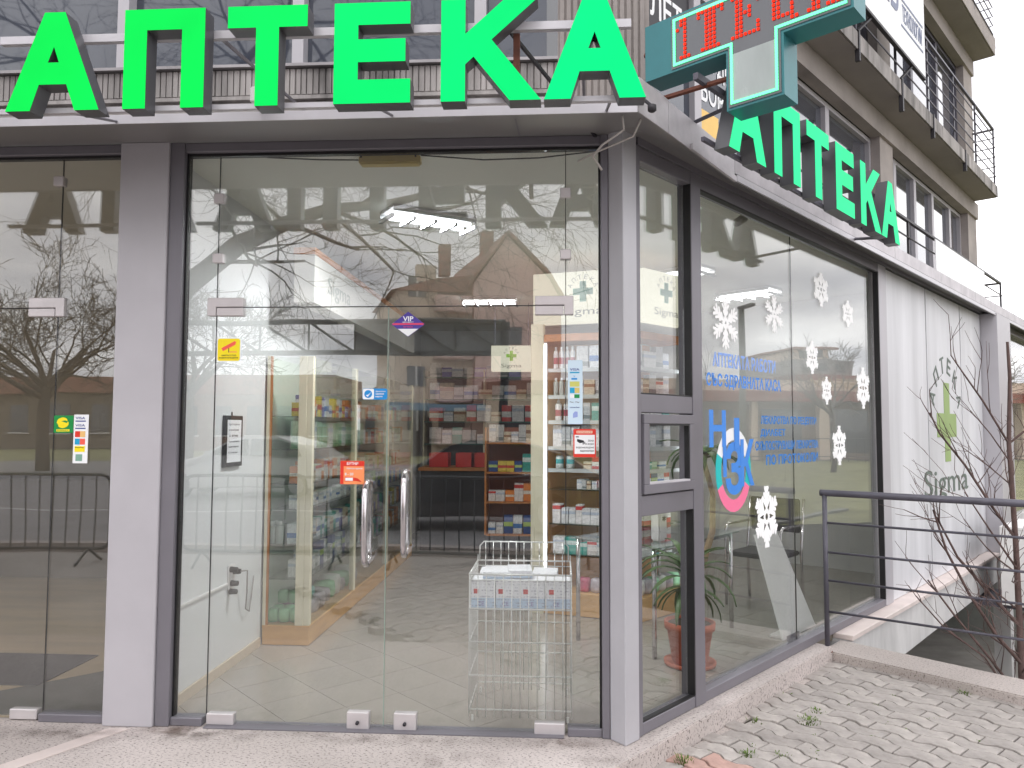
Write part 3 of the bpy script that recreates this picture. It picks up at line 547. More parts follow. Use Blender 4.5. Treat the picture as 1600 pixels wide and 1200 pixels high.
# half tiles along the glass line and the left wall (cut from the same grid)
def clip(poly, n, d):
    out = []
    for i in range(len(poly)):
        a, b = poly[i], poly[(i+1) % len(poly)]; da = a[0]*n[0]+a[1]*n[1]-d; db = b[0]*n[0]+b[1]*n[1]-d
        if da >= 0: out.append(a)
        if (da >= 0) != (db >= 0):
            t = da/(da-db); out.append((a[0]+(b[0]-a[0])*t, a[1]+(b[1]-a[1])*t))
    return out
done = {(round(x, 3), round(y, 3)) for _, x, y in tl}
sd_ = S(0, -0.085); nn = (-SN.x, -SN.y)
for i in range(-24, 26):
    for j in range(-24, 26):
        cx, cy = (i+0.5)*TS, (j+0.5)*TS; x = (cx+cy)*q45-0.195; y = (-cx+cy)*q45-0.195
        if (round(x, 3), round(y, 3)) in done or x < -2.7 or y < -0.3 or y > 6: continue
        h = (TS/2-b_)*math.sqrt(2); poly = [(x+h, y), (x, y+h), (x-h, y), (x, y-h)]
        for n, d in (((1, 0), -2.115), ((0, 1), 0.034), (nn, nn[0]*sd_.x+nn[1]*sd_.y)): poly = clip(poly, n, d) if len(poly) > 2 else []
        if len(poly) > 2 and (Vector((x, y, 0))-K).dot(SD) < 6: MB().prism(poly, -0.0038, 0.0).build('cut_tile', tile_m, floor)
part('interior_wall', (-2.30, 0.11, 0.0), (-2.116, 9.0, 3.034), wall_in, B)
part('skirting', (-2.1155, 0.11, 0.0), (-2.10, 1.40, 0.06), mat('skirting', (206, 192, 170), 0.4), B)
part('interior_wall', (-2.18, 7.6, 0.0), (5.5, 7.75, 3.034), wall_in, B)
MB(SIDE).box((5.5, -5.5, 0.0), (5.62, -0.11, 3.03)).build('interior_wall', wall_in, B)
MB(SIDE).box((5.7, -0.4, 0.0), (13.0, -0.3, 3.03)).build('interior_wall', olive, B)
# unlit room behind the left pane
part('interior_wall', (-9.5, 4.6, 0.0), (-2.31, 4.7, 3.034), olive, B); part('interior_wall', (-9.5, 0.1, 0.0), (-9.4, 6.0, 3.034), olive, B); part('interior_wall', (-2.36, 0.11, 0.0), (-2.305, 6.0, 3.034), olive, B)
part('ceiling', (-9.5, 0.055, 3.035), (-2.19, 6.1, 3.07), mat('olive_ceiling', (240, 236, 222), 0.8, 0, 1, 0.05), B)
struct(part('floor', (-9.5, 0.031, -0.06), (-2.31, 6.0, -0.002), mat('vinyl_floor', (206, 184, 150), 0.3, 0, 2, 0.14, stretch=(0.4, 3, 1)), None))
MB().prism([(-2.36, 0.06), (-2.36, 1.3), (-3.6, 0.06)], -0.001, 0.002).build('floor_mat', mat('grey_vinyl', (112, 114, 110), 0.4, 0, 3, 0.1), B)
part('floor_mat', (-4.4, 0.5, -0.001), (-3.1, 1.1, 0.006), mat('door_mat', (84, 84, 84), 0.9, 0, 60, 0.2), B)
part('counter', (-6.5, 3.6, 0.0), (-3.6, 4.2, 1.0), mat('dim_counter', (120, 112, 100), 0.6), B)
# ------------------------------------------------------------------ letter signs
M_ = 0.48
LET = {
 'A': [[(0, 0), (.374, 1), (M_, 1), (M_, .65), (.42, .487), (M_, .487), (M_, .265), (.337, .265), (.252, 0)],
       [(M_, 1), (.585, 1), (.96, 0), (.712, 0), (.620, .265), (M_, .265), (M_, .487), (.537, .487), (M_, .65)]],
 'P': [[(0, 0), (0, 1), (.815, 1), (.815, 0), (.585, 0), (.585, .79), (.228, .79), (.228, 0)]],
 'T': [[(0, .785), (0, 1), (.795, 1), (.795, .785), (.512, .785), (.512, 0), (.283, 0), (.283, .785)]],
 'E': [[(0, 0), (0, 1), (.745, 1), (.745, .78), (.236, .78), (.236, .635), (.70, .635), (.70, .41), (.236, .41), (.236, .235), (.75, .235), (.75, 0)]],
 'K': [[(0, 0), (0, 1), (.235, 1), (.235, .66), (.615, 1), (.93, 1), (.487, .60), (.96, 0), (.66, 0), (.315, .435), (.235, .362), (.235, 0)]]}
shell_m = mat('sign_return', (92, 92, 96), 0.35, 0.2, 3, 0.08)
face_m = [emit('sign_green_%d' % i, c_, 0.96, 3) for i, c_ in enumerate(((0, 255, 92), (0, 255, 94), (0, 255, 106), (0, 255, 122), (0, 255, 132), (0, 255, 146)))]; face_m2 = emit('sign_green_side', (46, 255, 168), 1.0, 3)
def letter(F, ch, x, z, H, th, parent, fm):
    """F maps (x, depth, z); depth 0 is the lit face, th the back"""
    sh = MB(F); fc = MB(F)
    for poly in LET[ch]:
        p = [(x+a*H, z+b*H) for a, b in poly]; n = len(p)
        sh.add([(a, 0.002, b) for a, b in p]+[(a, th, b) for a, b in p], [tuple(range(n, 2*n))]+[((i+1) % n, i, n+i, n+(i+1) % n) for i in range(n) if not (abs(poly[i][0]-M_) < 1e-6 and abs(poly[(i+1) % n][0]-M_) < 1e-6)])
        fc.add([(a, 0, b) for a, b in p]+[(a, 0.0015, b) for a, b in p], [tuple(range(n)), tuple(range(n, 2*n))[::-1]]+[((i+1) % n, i, n+i, n+(i+1) % n) for i in range(n) if not (abs(poly[i][0]-M_) < 1e-6 and abs(poly[(i+1) % n][0]-M_) < 1e-6)])
    o = sh.build('letter', shell_m, parent); fc.build('letter_face', fm, o)
XS = [-2.300, -1.795, -1.356, -0.910, -0.471, -0.055]; H_ = 0.420
sg = thing('letter_sign', 'green lit АПТЕКА letters above the glass entrance doors', 'shop sign', (-1.0, -0.95, 2.857), 'green pharmacy letter signs')
for ch, x, fm_ in zip('APTEKA', XS, face_m): letter(lambda p: Vector((p[0], -0.98+p[1], p[2])), ch, x, 2.857, H_, 0.080, sg, fm_)
sl_ = thing('letter_sign', 'unlit letters of the neighbouring sign, mirrored in the left pane', 'shop sign', (-3.2, -0.95, 2.857))
for ch, x in (('A', -3.62), ('T', -3.19), ('A', -2.84)): letter(lambda p: Vector((p[0], -0.98+p[1], p[2])), ch, x, 2.857, H_, 0.080, sl_, shell_m)
part('mounting_tube', (-3.7, -0.897, 2.882), (-2.45, -0.875, 2.904), alu_lt, sl_)
part('mounting_tube', (-2.40, -0.897, 3.190), (0.30, -0.872, 3.224), alu_lt, sg); part('mounting_tube', (-2.40, -0.897, 2.882), (0.28, -0.875, 2.904), alu_lt, sg)
for x in (-1.43, 0.10): MB().tube([(x, -0.873, 3.20), (x+0.05, U-0.06, 3.30)], 0.009, 5).build('strut', alu_dk, sg)
for x in (-2.12, -0.78, 0.22): MB().tube([(x, -0.873, 2.90), (x+0.005, -0.462, 3.02)], 0.007, 5).build('strut', alu_dk, sg)
MB().tube([(-0.22, -0.88, 3.22), (0.35, U-0.02, 3.02)], 0.010, 5).build('strut', iron_dk, sg)
for x in (-1.42,): MB().box((x, -0.60, 3.045), (x+0.05, -0.53, 3.12)).build('spotlight_arm', white_p, sg, bevel=0.006)
MB().box((-0.185, -0.87, 3.02), (-0.158, -0.845, 3.19)).build('bracket', rust, sg)
s2 = thing('letter_sign', 'green lit АПТЕКА letters on the side facade beside the cross', 'shop sign', S(1.5, 0.5, 2.89), 'green pharmacy letter signs')
for ch, x in zip('APTEKA', XS): letter(lambda p: S(p[0]+2.43, 0.525-p[1], p[2]), ch, x, 2.888, H_, 0.080, s2, face_m2)
MB(SIDE).box((0.0, 0.41, 3.20), (2.9, 0.435, 3.232)).build('mounting_tube', iron, s2); MB(SIDE).box((0.05, 0.42, 2.915), (2.8, 0.438, 2.935)).build('mounting_tube', iron, s2)
for s in (0.4, 1.2, 2.0, 2.6): MB(SIDE).tube([(s, 0.10, 3.165), (s, 0.42, 3.21)], 0.011, 5).build('strut', iron, s2)
MB(SIDE).tube([(2.62, 0.43, 2.93), (2.95, 0.15, 3.03)], 0.012, 5).build('strut', iron, s2)

# ------------------------------------------------------------------ LED cross on its bracket
CX = lambda p: S(0.05+p[1], p[0], p[2])
teal = mat('teal_metal', (52, 122, 128), 0.4, 0.1, 3, 0.08); teal_d = mat('cross_glass', (74, 76, 80), 0.06, 0, 1.5, 0.10, spec=0.9, coat=0.6)
cs = thing('pharmacy_cross_sign', 'teal LED pharmacy cross with red letters mounted above the corner post', 'pharmacy cross', S(0.12, 0.69, 3.02))
ol, oc0, oc1, orr = 0.113, 0.555, 0.83, 1.13; zb, z0c, z1c, zt = 3.02, 3.30, 3.585, 3.865
cpoly = [(ol, z0c), (oc0, z0c), (oc0, zb), (oc1, zb), (oc1, z0c), (orr, z0c), (orr, z1c), (oc1, z1c), (oc1, zt), (oc0, zt), (oc0, z1c), (ol, z1c)]
MB(CX).slab(cpoly, 0.0, 0.145).build('housing', teal, cs)
q = 0.012; ip = [(0.255+q, z0c+q), (oc0+q, z0c+q), (oc0+q, zb+q), (oc1-q, zb+q), (oc1-q, z0c+q), (orr-q, z0c+q), (orr-q, z1c-q), (oc1-q, z1c-q), (oc1-q, zt-q), (oc0+q, zt-q), (oc0+q, z1c-q), (0.255+q, z1c-q)]
MB(CX).slab(ip, -0.004, -0.0005).build('display_glass', teal_d, cs)
MB(CX).box((oc0+0.03, -0.0055, zb+0.03), (oc1-0.03, -0.0045, z0c-0.02)).build('blank_display', mat('grey_display', (172, 180, 178), 0.25, 0, 6, 0.10, stretch=(1, 1, 0.25)), cs)
led_g = emit('led_green', (120, 255, 186), 1.9); led_r = emit('led_red', (255, 54, 30), 1.35)
lb = MB(CX); bq = [(0.285, z0c+0.03), (oc0+0.03, z0c+0.03), (oc0+0.03, zb+0.03), (oc1-0.03, zb+0.03), (oc1-0.03, z0c+0.03), (orr-0.03, z0c+0.03), (orr-0.03, z1c-0.03), (oc1-0.03, z1c-0.03), (oc1-0.03, zt-0.03), (oc0+0.03, zt-0.03), (oc0+0.03, z1c-0.03), (0.285, z1c-0.03)]
for i in range(12):
    a = Vector(bq[i]); b = Vector(bq[(i+1) % 12]); n = max(2, int((b-a).length/0.0128))
    for k in range(n):
        p = a.lerp(b, k/n); lb.box((p.x-0.0056, -0.012, p.y-0.0056), (p.x+0.0056, -0.006, p.y+0.0056))
o = lb.build('led_border', led_g, cs); o['kind'] = 'stuff'
BMP = {'I': ["0110", "0110", "1010", "0010", "0010", "0010", "0010", "0010", "0010", "0111"],
 'T': ["1111111", "1011101", "0011100", "0011100", "0011100", "0011100", "0011100", "0011100", "0011100", "0111110"],
 'E': ["1111111", "0110001", "0110001", "0110100", "0111100", "0110100", "0110000", "0110001", "0110001", "1111111"],
 'U': ["1110111", "0110010", "0110010", "0110010", "0110010", "0110010", "0110010", "0110010", "0111110", "0000011"],
 'K': ["1110111", "0110110", "0110100", "0111100", "0111000", "0111100", "0110100", "0110110", "0110010", "1110111"]}
dots = MB(CX); px = 0.302; dt = 0.0205
for ch in 'ITEUK':
    for r_, row in enumerate(BMP[ch]):
        for c_, bit in enumerate(row):
            if bit == '1':
                x = px+c_*dt; z = z1c-0.046-r_*dt
                if x < orr-0.045: dots.box((x-0.0062, -0.011, z-0.0062), (x+0.0062, -0.0055, z+0.0062))
    px += (len(BMP[ch][0])+1.6)*dt
o = dots.build('led_letters', led_r, cs); o['kind'] = 'stuff'
MB().tube([S(0.10, 0.05, 3.215), S(0.10, 0.56, 3.20)], 0.014, 6).build('bracket', rust, cs)
MB().tube([S(0.15, 0.05, 3.50), S(0.15, 0.14, 3.44)], 0.014, 6).build('bracket', rust, cs)
# cables dangling at the canopy corner
cab = mat('grey_cable', (176, 170, 166), 0.6)
tag(MB().tube([(0.30, -0.46, 3.0), (0.31, -0.42, 2.95), (0.21, -0.36, 2.90), (0.17, -0.32, 2.86), (0.20, -0.28, 2.83), (0.215, -0.27, 2.81)], 0.006, 6).build('hanging_cable', cab, smooth=True), 'pale cable dangling under the canopy corner by the post', 'cable')
tag(MB().tube([(0.39, -0.42, 3.0), (0.36, -0.36, 2.94), (0.18, -0.26, 2.90), (0.10, -0.20, 2.88)], 0.005, 6).build('looped_cable', cab, smooth=True), 'thin cable looped across the canopy underside at the corner', 'cable')
fh = thing('flood_lamp', 'small black flood lamp at the canopy corner below the cross', 'lamp', (0.43, -0.53, 2.98))
MB().tube([(0.38, -0.52, 3.06), (0.425, -0.53, 3.015)], 0.008, 6).build('arm', iron_dk, fh); MB().lathe([(0.012, 0), (0.02, 0.006), (0.02, 0.03), (0.008, 0.036)], (0.428, -0.532, 2.985), 10).build('lamp_head', iron_dk, fh, smooth=True)

# ------------------------------------------------------------------ banners and posters on the upper storeys
wht = mat('white_print', (240, 241, 243), 0.5, 0, 2, 0.03); ink = mat('black_print', (40, 38, 44), 0.5); inkb = mat('slate_print', (112, 120, 146), 0.5)
ban = thing('balcony_banner', 'white banner with grey-blue letters hung on the balcony railing', 'banner', S(6, -0.5, 6.2))
MB(SIDE).box((3.9, -0.52, 6.225), (7.80, -0.50, 7.9)).build('board', wht, ban, bevel=0.004)
text('letters', 'КАБИНЕВ', SP(-0.499), 4.1, 6.62, 2.55, 0.62, inkb, ban, 0.01, 0.0, 0.004)
MB(SIDE).box((6.75, -0.499, 6.52), (7.70, -0.495, 6.545)).build('rule', inkb, ban); MB(SIDE).box((6.75, -0.499, 6.86), (7.70, -0.495, 6.885)).build('rule', inkb, ban)
text('letters', 'ТЕХНОЛОГИИ', SP(-0.499), 6.80, 6.60, 0.85, 0.22, inkb, ban, 0.01, 0.0, 0.004)
MB(SIDE).box((3.9, -0.535, 6.19), (7.80, -0.495, 6.222)).build('frame_rail', iron_dk, ban)
for s in (5.45, 7.02): MB(SIDE).tube([(s, -0.60, 5.97), (s+0.25, -0.53, 6.20)], 0.02, 5).build('strut', iron_dk, ban)
tb = thing('terrace_board', 'blank white board tied to the terrace railing end', 'board', S(10, -0.46, 3.3))
MB(SIDE).box((7.85, -0.462, 3.20), (10.7, -0.45, 4.05)).build('board', wht, tb)
bk = thing('window_poster', 'black poster with white letters in the upper window above the cross', 'poster', S(2.2, UW-0.1, 4.9))
MB(SIDE).box((1.60, UW-0.11, 4.86), (2.72, UW-0.10, 5.42)).build('sheet', ink, bk); text('letters', 'ПОЛЕТ', SP(UW-0.099), 1.7, 4.98, 0.9, 0.26, wht, bk)
yp = tag(MB(SIDE).box((2.86, UW-0.11, 3.85), (3.25, UW-0.10, 4.45)).build('window_poster', mat('ochre_print', (238, 196, 110), 0.5, 0, 3, 0.05)), 'ochre poster in the upper window under the cross', 'poster')
vt = thing('window_lettering', 'pale vertical lettering on the upper window behind the cross', 'lettering', S(3.2, UW-0.1, 4.6))
text('letters', 'ТРУДОВА', SP(UW-0.110), 2.9, 4.82, 0.9, 0.24, wht, vt); text('letters', 'БОРСА', SP(UW-0.110), 2.95, 4.54, 0.75, 0.22, wht, vt)

# ------------------------------------------------------------------ stickers on the front glass
def rrect(x0, z0, x1, z1, r, n=4):
    p = []
    for cx, cz, a0 in ((x1-r, z1-r, 0), (x0+r, z1-r, 90), (x0+r, z0+r, 180), (x1-r, z0+r, 270)):
        for k in range(n+1): a = R(a0+90*k/n); p.append((cx+r*math.cos(a), cz+r*math.sin(a)))
    return p
def sticker(label, x0, z0, x1, z1, m, r=0.006, poly=None):
    t = thing('sticker', label, 'sticker', ((x0+x1)/2, 0, z0)); MB().slab(poly or rrect(x0, z0, x1, z1, r), -0.0014, -0.0003).build('sheet', m, t); return t
def prn(t, x0, z0, x1, z1, m, n=0.0018, nm='print'): return MB().slab([(x0, z0), (x0, z1), (x1, z1), (x1, z0)], -n-0.0003, -n).build(nm, m, t)
def ptx(t, s, x0, z0, x1, z1, m, n=0.0026, bold=0.02): return text('print', s, FP(0), x0, z0, x1-x0, z1-z0, m, t, bold, n)
pm = lambda nm, c: mat(nm, c, 0.4)
Y_, RD, BL, GR, WH, DK, VI, PK = pm('st_yellow', (250, 226, 20)), pm('st_red', (220, 52, 36)), pm('st_blue', (24, 140, 214)), pm('st_green', (10, 140, 66)), pm('st_white', (240, 241, 243)), pm('st_black', (34, 34, 40)), pm('st_violet', (74, 58, 150)), pm('st_pink', (222, 70, 110))
OR = pm('st_orange', (248, 150, 96)); NV = pm('st_navy', (40, 62, 140)); CY = pm('st_cyan', (20, 160, 206)); SAL = pm('st_salmon', (244, 96, 80))
t = sticker('yellow video surveillance sticker with a red camera on the left glass', -1.822, 1.895, -1.690, 2.024, WH, 0.014)
MB().slab(rrect(-1.817, 1.900, -1.695, 2.019, 0.012), -0.0020, -0.0016).build('print', Y_, t)
MB().slab([(-1.797, 1.968), (-1.788, 1.952), (-1.722, 1.985), (-1.716, 2.000), (-1.724, 2.006)], -0.0026, -0.0022).build('print', SAL, t); prn(t, -1.757, 1.945, -1.712, 1.950, OR, 0.0022); prn(t, -1.758, 1.945, -1.754, 1.968, DK, 0.0023)
ptx(t, 'ОБЕКТЪТ Е ПОД', -1.795, 1.924, -1.715, 1.933, DK); ptx(t, 'ВИДЕОНАБЛЮДЕНИЕ', -1.808, 1.911, -1.703, 1.920, DK)
cxm, czm = -0.789, 2.092
t = sticker('violet diamond shaped sticker below the door top edge', -0.878, 2.025, -0.70, 2.16, VI, poly=[(cxm-0.089, czm), (cxm, czm+0.067), (cxm+0.089, czm), (cxm, czm-0.067)])
prn(t, cxm-0.083, czm-0.004, cxm+0.083, czm+0.006, PK); MB().slab([(cxm-0.055, czm-0.0245), (cxm+0.055, czm-0.0245), (cxm, czm-0.065)], -0.0022, -0.0018).build('print', WH, t)
ptx(t, 'VIP', cxm-0.028, czm+0.016, cxm+0.028, czm+0.042, WH); ptx(t, 'SECURITY', cxm-0.03, czm+0.008, cxm+0.03, czm+0.014, WH); ptx(t, '24 ЧАСА', cxm-0.025, czm-0.018, cxm+0.025, czm-0.010, PK)
t = sticker('blue and white sticker with a round blue mark on the left door', -1.028, 1.694, -0.896, 1.752, BL, 0.010)
MB().slab(rrect(-1.0265, 1.6955, -0.966, 1.7505, 0.008), -0.0020, -0.0016).build('print', WH, t)
MB().slab([(-0.997+0.021*math.cos(a*0.3927), 1.723+0.021*math.sin(a*0.3927)) for a in range(16)], -0.0026, -0.0022).build('print', BL, t); MB().slab([(-1.010, 1.718), (-0.999, 1.708), (-0.982, 1.732), (-0.999, 1.718)], -0.0032, -0.0028).build('print', WH, t)
for k, s in enumerate(('Дигитална', 'здравна', 'карта')): ptx(t, s, -0.958, 1.732-k*0.014, -0.905-k*0.008, 1.741-k*0.014, WH)
t = sticker('red and orange sticker beside the left door handle', -1.140, 1.250, -1.012, 1.372, OR, 0.004)
prn(t, -1.139, 1.344, -1.013, 1.371, RD); prn(t, -1.139, 1.251, -1.122, 1.344, RD); ptx(t, 'БУТНИ', -1.105, 1.350, -1.045, 1.366, WH)
ptx(t, 'Работно време', -1.105, 1.326, -1.022, 1.337, WH); ptx(t, '8 - 20', -1.115, 1.296, -1.070, 1.310, WH); MB().slab([(-1.115, 1.264), (-1.06, 1.268), (-1.025, 1.262), (-1.045, 1.280), (-1.06, 1.284), (-1.115, 1.288)], -0.0022, -0.0018).build('print', RD, t); prn(t, -1.112, 1.268, -1.072, 1.284, WH, 0.0026)
t = sticker('tall pale strip of bank card marks on the right door hinge side', 0.052, 1.568, 0.128, 1.900, pm('st_ice', (206, 226, 240)), 0.004)
ptx(t, 'VISA', 0.062, 1.845, 0.112, 1.858, NV, bold=0.01); prn(t, 0.062, 1.832, 0.112, 1.839, CY); ptx(t, 'V', 0.080, 1.812, 0.090, 1.820, CY); prn(t, 0.070, 1.798, 0.100, 1.807, BL)
prn(t, 0.062, 1.762, 0.112, 1.789, pm('st_khaki', (206, 206, 110))); prn(t, 0.062, 1.729, 0.087, 1.757, CY); prn(t, 0.0872, 1.729, 0.112, 1.757, pm('st_tan', (218, 196, 110))); prn(t, 0.062, 1.703, 0.085, 1.722, WH); prn(t, 0.085, 1.703, 0.112, 1.722, GR)
ptx(t, 'Pay  Pay', 0.062, 1.678, 0.112, 1.685, DK); ptx(t, 'contactless', 0.062, 1.652, 0.112, 1.659, NV); MB().slab([(0.078, 1.60), (0.102, 1.605), (0.102, 1.632), (0.088, 1.634), (0.078, 1.622)], -0.0022, -0.0018).build('print', pm('st_lilac', (150, 166, 220)), t)
t = sticker('red framed camera notice on the right glass below the card strip', 0.080, 1.398, 0.196, 1.543, RD, 0.005)
prn(t, 0.086, 1.415, 0.190, 1.513, WH); prn(t, 0.096, 1.521, 0.178, 1.534, pm('st_sand', (238, 206, 180))); ptx(t, 'ВНИМАНИЕ', 0.100, 1.524, 0.174, 1.531, RD)
MB().slab([(0.100, 1.492), (0.132, 1.484), (0.138, 1.474), (0.112, 1.470), (0.098, 1.480)], -0.0026, -0.0022).build('print', DK, t); prn(t, 0.092, 1.500, 0.108, 1.505, DK, 0.0022); MB().slab([(0.126, 1.470), (0.142, 1.478), (0.140, 1.466), (0.128, 1.462)], -0.0030, -0.0027).build('print', pm('st_grey', (150, 150, 154)), t)
for s, z, a in (('ЗОНА', 1.478, 0.155), ('ЗА ВИДЕО', 1.460, 0.140), ('ВИДЕОНАБЛЮДЕНИЕ', 1.442, 0.094), ('видеоконтрол', 1.424, 0.115)): ptx(t, s, a, z, 0.186, z+0.010, DK)
t = sticker('green square sticker with a yellow emblem on the left pane', -2.713, 1.513, -2.604, 1.606, GR, 0.002)
MB().slab([(-2.663+0.034*math.cos(a*0.3927)*(0.8 if a % 4 == 1 else 1), 1.567+0.029*math.sin(a*0.3927)) for a in range(16)], -0.0022, -0.0018).build('print', Y_, t); MB().slab([(-2.672, 1.575), (-2.640, 1.566), (-2.634, 1.574), (-2.650, 1.580)], -0.0028, -0.0025).build('print', GR, t); prn(t, -2.697, 1.520, -2.624, 1.532, Y_)
ptx(t, 'БОРИКА', -2.692, 1.5225, -2.629, 1.5295, GR)
t = sticker('white strip of bank card marks on the left pane', -2.601, 1.350, -2.519, 1.611, WH, 0.002)
for z in (1.586, 1.547): ptx(t, 'VISA', -2.592, z, -2.538, z+0.013, NV, bold=0.01); prn(t, -2.592, z-0.013, -2.535, z-0.007, NV)
prn(t, -2.592, 1.490, -2.564, 1.522, RD); prn(t, -2.564, 1.490, -2.535, 1.522, pm('st_amber', (236, 190, 120))); prn(t, -2.592, 1.450, -2.564, 1.482, CY); prn(t, -2.564, 1.450, -2.535, 1.482, SAL); prn(t, -2.592, 1.411, -2.535, 1.442, Y_); prn(t, -2.585, 1.362, -2.548, 1.398, pm('st_sage', (128, 168, 150)))
ptx(t, 'EasyPay', -2.588, 1.430, -2.540, 1.438, DK)

# ------------------------------------------------------------------ lettering and snowflakes on the side glass
GO = -0.0495
sb = pm('vinyl_blue', (64, 138, 226)); sb2 = pm('vinyl_blue_pale', (132, 168, 236)); sb3 = pm('vinyl_blue_deep', (16, 122, 206))
for i, (s, u0, v0, u1, v1, m, lab) in enumerate((
    ('АПТЕКАТА РАБОТИ', 1.02, 1.925, 1.91, 2.015, sb2, 'pale blue АПТЕКАТА РАБОТИ lettering on the side glass'),
    ('СЪС ЗДРАВНАТА КАСА', 0.94, 1.79, 1.995, 1.885, sb, 'blue СЪС ЗДРАВНАТА КАСА lettering above the round health fund mark'),
    ('ЛЕКАРСТВА ПО РЕЦЕПТИ', 1.67, 1.568, 2.62, 1.635, sb3, 'uppermost of four small blue lettering lines on the side glass'),
    ('ДИАБЕТ', 1.66, 1.488, 2.06, 1.545, sb3, 'shortest blue lettering line, second of the four on the side glass'),
    ('СКЪПОСТРУВАЩИ ЛЕКАРСТВА', 1.58, 1.392, 2.65, 1.465, sb3, 'longest blue lettering line, third of the four on the side glass'),
    ('ПО ПРОТОКОЛИ', 1.74, 1.302, 2.64, 1.372, sb3, 'lowest of four small blue lettering lines on the side glass'))):
    tag(text('window_lettering', s, SP(GO), u0, v0, u1-u0, v1-v0, m, None, 0.028, 0.0, 0.0008), lab, 'lettering')
nz = thing('health_fund_mark', 'round white, teal and red mark with blue НЗОК letters on the side glass', 'window mark', S(1.27, GO, 1.03))
def ring(c, r0, r1, h0, h1, a0, a1, m, nm, n=10, lift=0.0):
    b = MB(SIDE); pts = [(c[0]+r1*math.cos(R(a0+(a1-a0)*k/n)), c[1]+h1*math.sin(R(a0+(a1-a0)*k/n))) for k in range(n+1)]+[(c[0]+r0*math.cos(R(a1+(a0-a1)*k/n)), c[1]+h0*math.sin(R(a1+(a0-a1)*k/n))) for k in range(n+1)]
    b.slab(pts, GO+lift, GO+lift+0.0008); return b.build(nm, m, nz)
cc = (1.275, 1.290)
ring(cc, 0.165, 0.235, 0.185, 0.262, 24, 156, wht, 'ring_white'); ring(cc, 0.165, 0.235, 0.185, 0.262, 156, 206, pm('vinyl_teal', (24, 190, 190)), 'ring_teal'); ring(cc, 0.165, 0.235, 0.185, 0.262, -26, 24, pm('vinyl_teal', (24, 190, 190)), 'ring_teal'); ring(cc, 0.165, 0.235, 0.185, 0.262, 206, 334, pm('vinyl_rose', (244, 120, 160)), 'ring_rose')
text('letter', 'Н', SP(GO), 0.965, 1.435, 0.21, 0.225, sb, nz, 0.03, 0.0016, 0.0008)
text('letter', 'З', SP(GO), 1.165, 1.135, 0.235, 0.330, sb, nz, 0.03, 0.0016, 0.0008)
text('letter', 'К', SP(GO), 1.365, 1.180, 0.19, 0.300, sb, nz, 0.03, 0.0026, 0.0008)
MB(SIDE).box((1.28, GO+0.0036, 1.42), (1.35, GO+0.0044, 1.615)).build('letter', sb, nz); MB(SIDE).box((1.13, GO+0.0036, 1.25), (1.175, GO+0.0044, 1.435)).build('letter', sb, nz)
def flake(kind):
    b = MB(); n = 6
    def arm(a, pts, w):
        c, s = math.cos(a), math.sin(a)
        for (x0, y0), (x1, y1) in pts:
            d = Vector((x1-x0, y1-y0)); d.normalize(); nn = Vector((-d.y, d.x))*w
            q = [(x0+nn.x, y0+nn.y), (x1+nn.x*0.9, y1+nn.y*0.9), (x1+d.x*w*0.8, y1+d.y*w*0.8), (x1-nn.x*0.9, y1-nn.y*0.9), (x0-nn.x, y0-nn.y)]
            b.add([(u*c-v*s, v*c+u*s, 0) for u, v in q], [(0, 1, 2, 3, 4)])
    for k in range(6):
        a = R(90+60*k)
        if kind == 0: arm(a, [((0.05, 0), (0.93, 0)), ((0.42, 0), (0.66, 0.22)), ((0.42, 0), (0.66, -0.22)), ((0.62, 0), (0.86, 0.20)), ((0.62, 0), (0.86, -0.20)), ((0.26, 0), (0.42, 0.15)), ((0.26, 0), (0.42, -0.15))], 0.060)
        else:
            arm(a, [((0.10, 0), (0.90, 0)), ((0.50, 0), (0.72, 0.20)), ((0.50, 0), (0.72, -0.20)), ((0.30, 0), (0.60, 0.30)), ((0.30, 0), (0.60, -0.30)), ((0.72, 0), (0.90, 0.13)), ((0.72, 0), (0.90, -0.13))], 0.074)
        p0 = R(60+60*k); arm(p0, [((0.10, 0), (0.24, 0))], 0.035)
    return b
fk = mat('snow_print', (255, 255, 255), 0.7)
FL = [(1.19, 2.205, .172, .160, 0, 'large snowflake left of the window, over the blue lettering'), (1.905, 2.34, .150, .130, 0, 'snowflake second from left in the upper row on the side glass'), (2.77, 2.632, .155, .132, 1, 'topmost snowflake on the side glass'), (3.348, 2.505, .135, .112, 1, 'rightmost snowflake of the upper side glass'),
      (2.565, 2.087, .123, .124, 1, 'snowflake just right of the pane joint at mid height'), (2.845, 1.846, .106, .108, 1, 'smallest snowflake, low right of the pane joint'), (3.68, 1.90, .170, .176, 1, 'snowflake nearest the white panels'), (3.09, 1.415, .155, .155, 1, 'low snowflake right of the small blue lines'), (1.735, 0.962, .175, .200, 1, 'lowest snowflake, right of the round health fund mark')]
for cx_, cz_, rx, rz, kd, lab in FL:
    rx *= 1.08; rz *= 1.08
    b = flake(kd); n = len(b.v); v = []
    me = bpy.data.meshes.new('snowflake_sticker'); vs = [tuple(S(cx_+p[0]*rx, GO+0.0002+0.00001*(i//5 % 40), cz_+p[1]*rz)) for i, p in enumerate(b.v)]
    me.from_pydata(vs, [], b.f); me.materials.append(fk); me.update(); o = link('snowflake_sticker', me)
    md = o.modifiers.new('sheet', 'SOLIDIFY'); md.thickness = 0.0006; tag(o, 'white '+lab, 'snowflake', 'white snowflake stickers on the side glass')
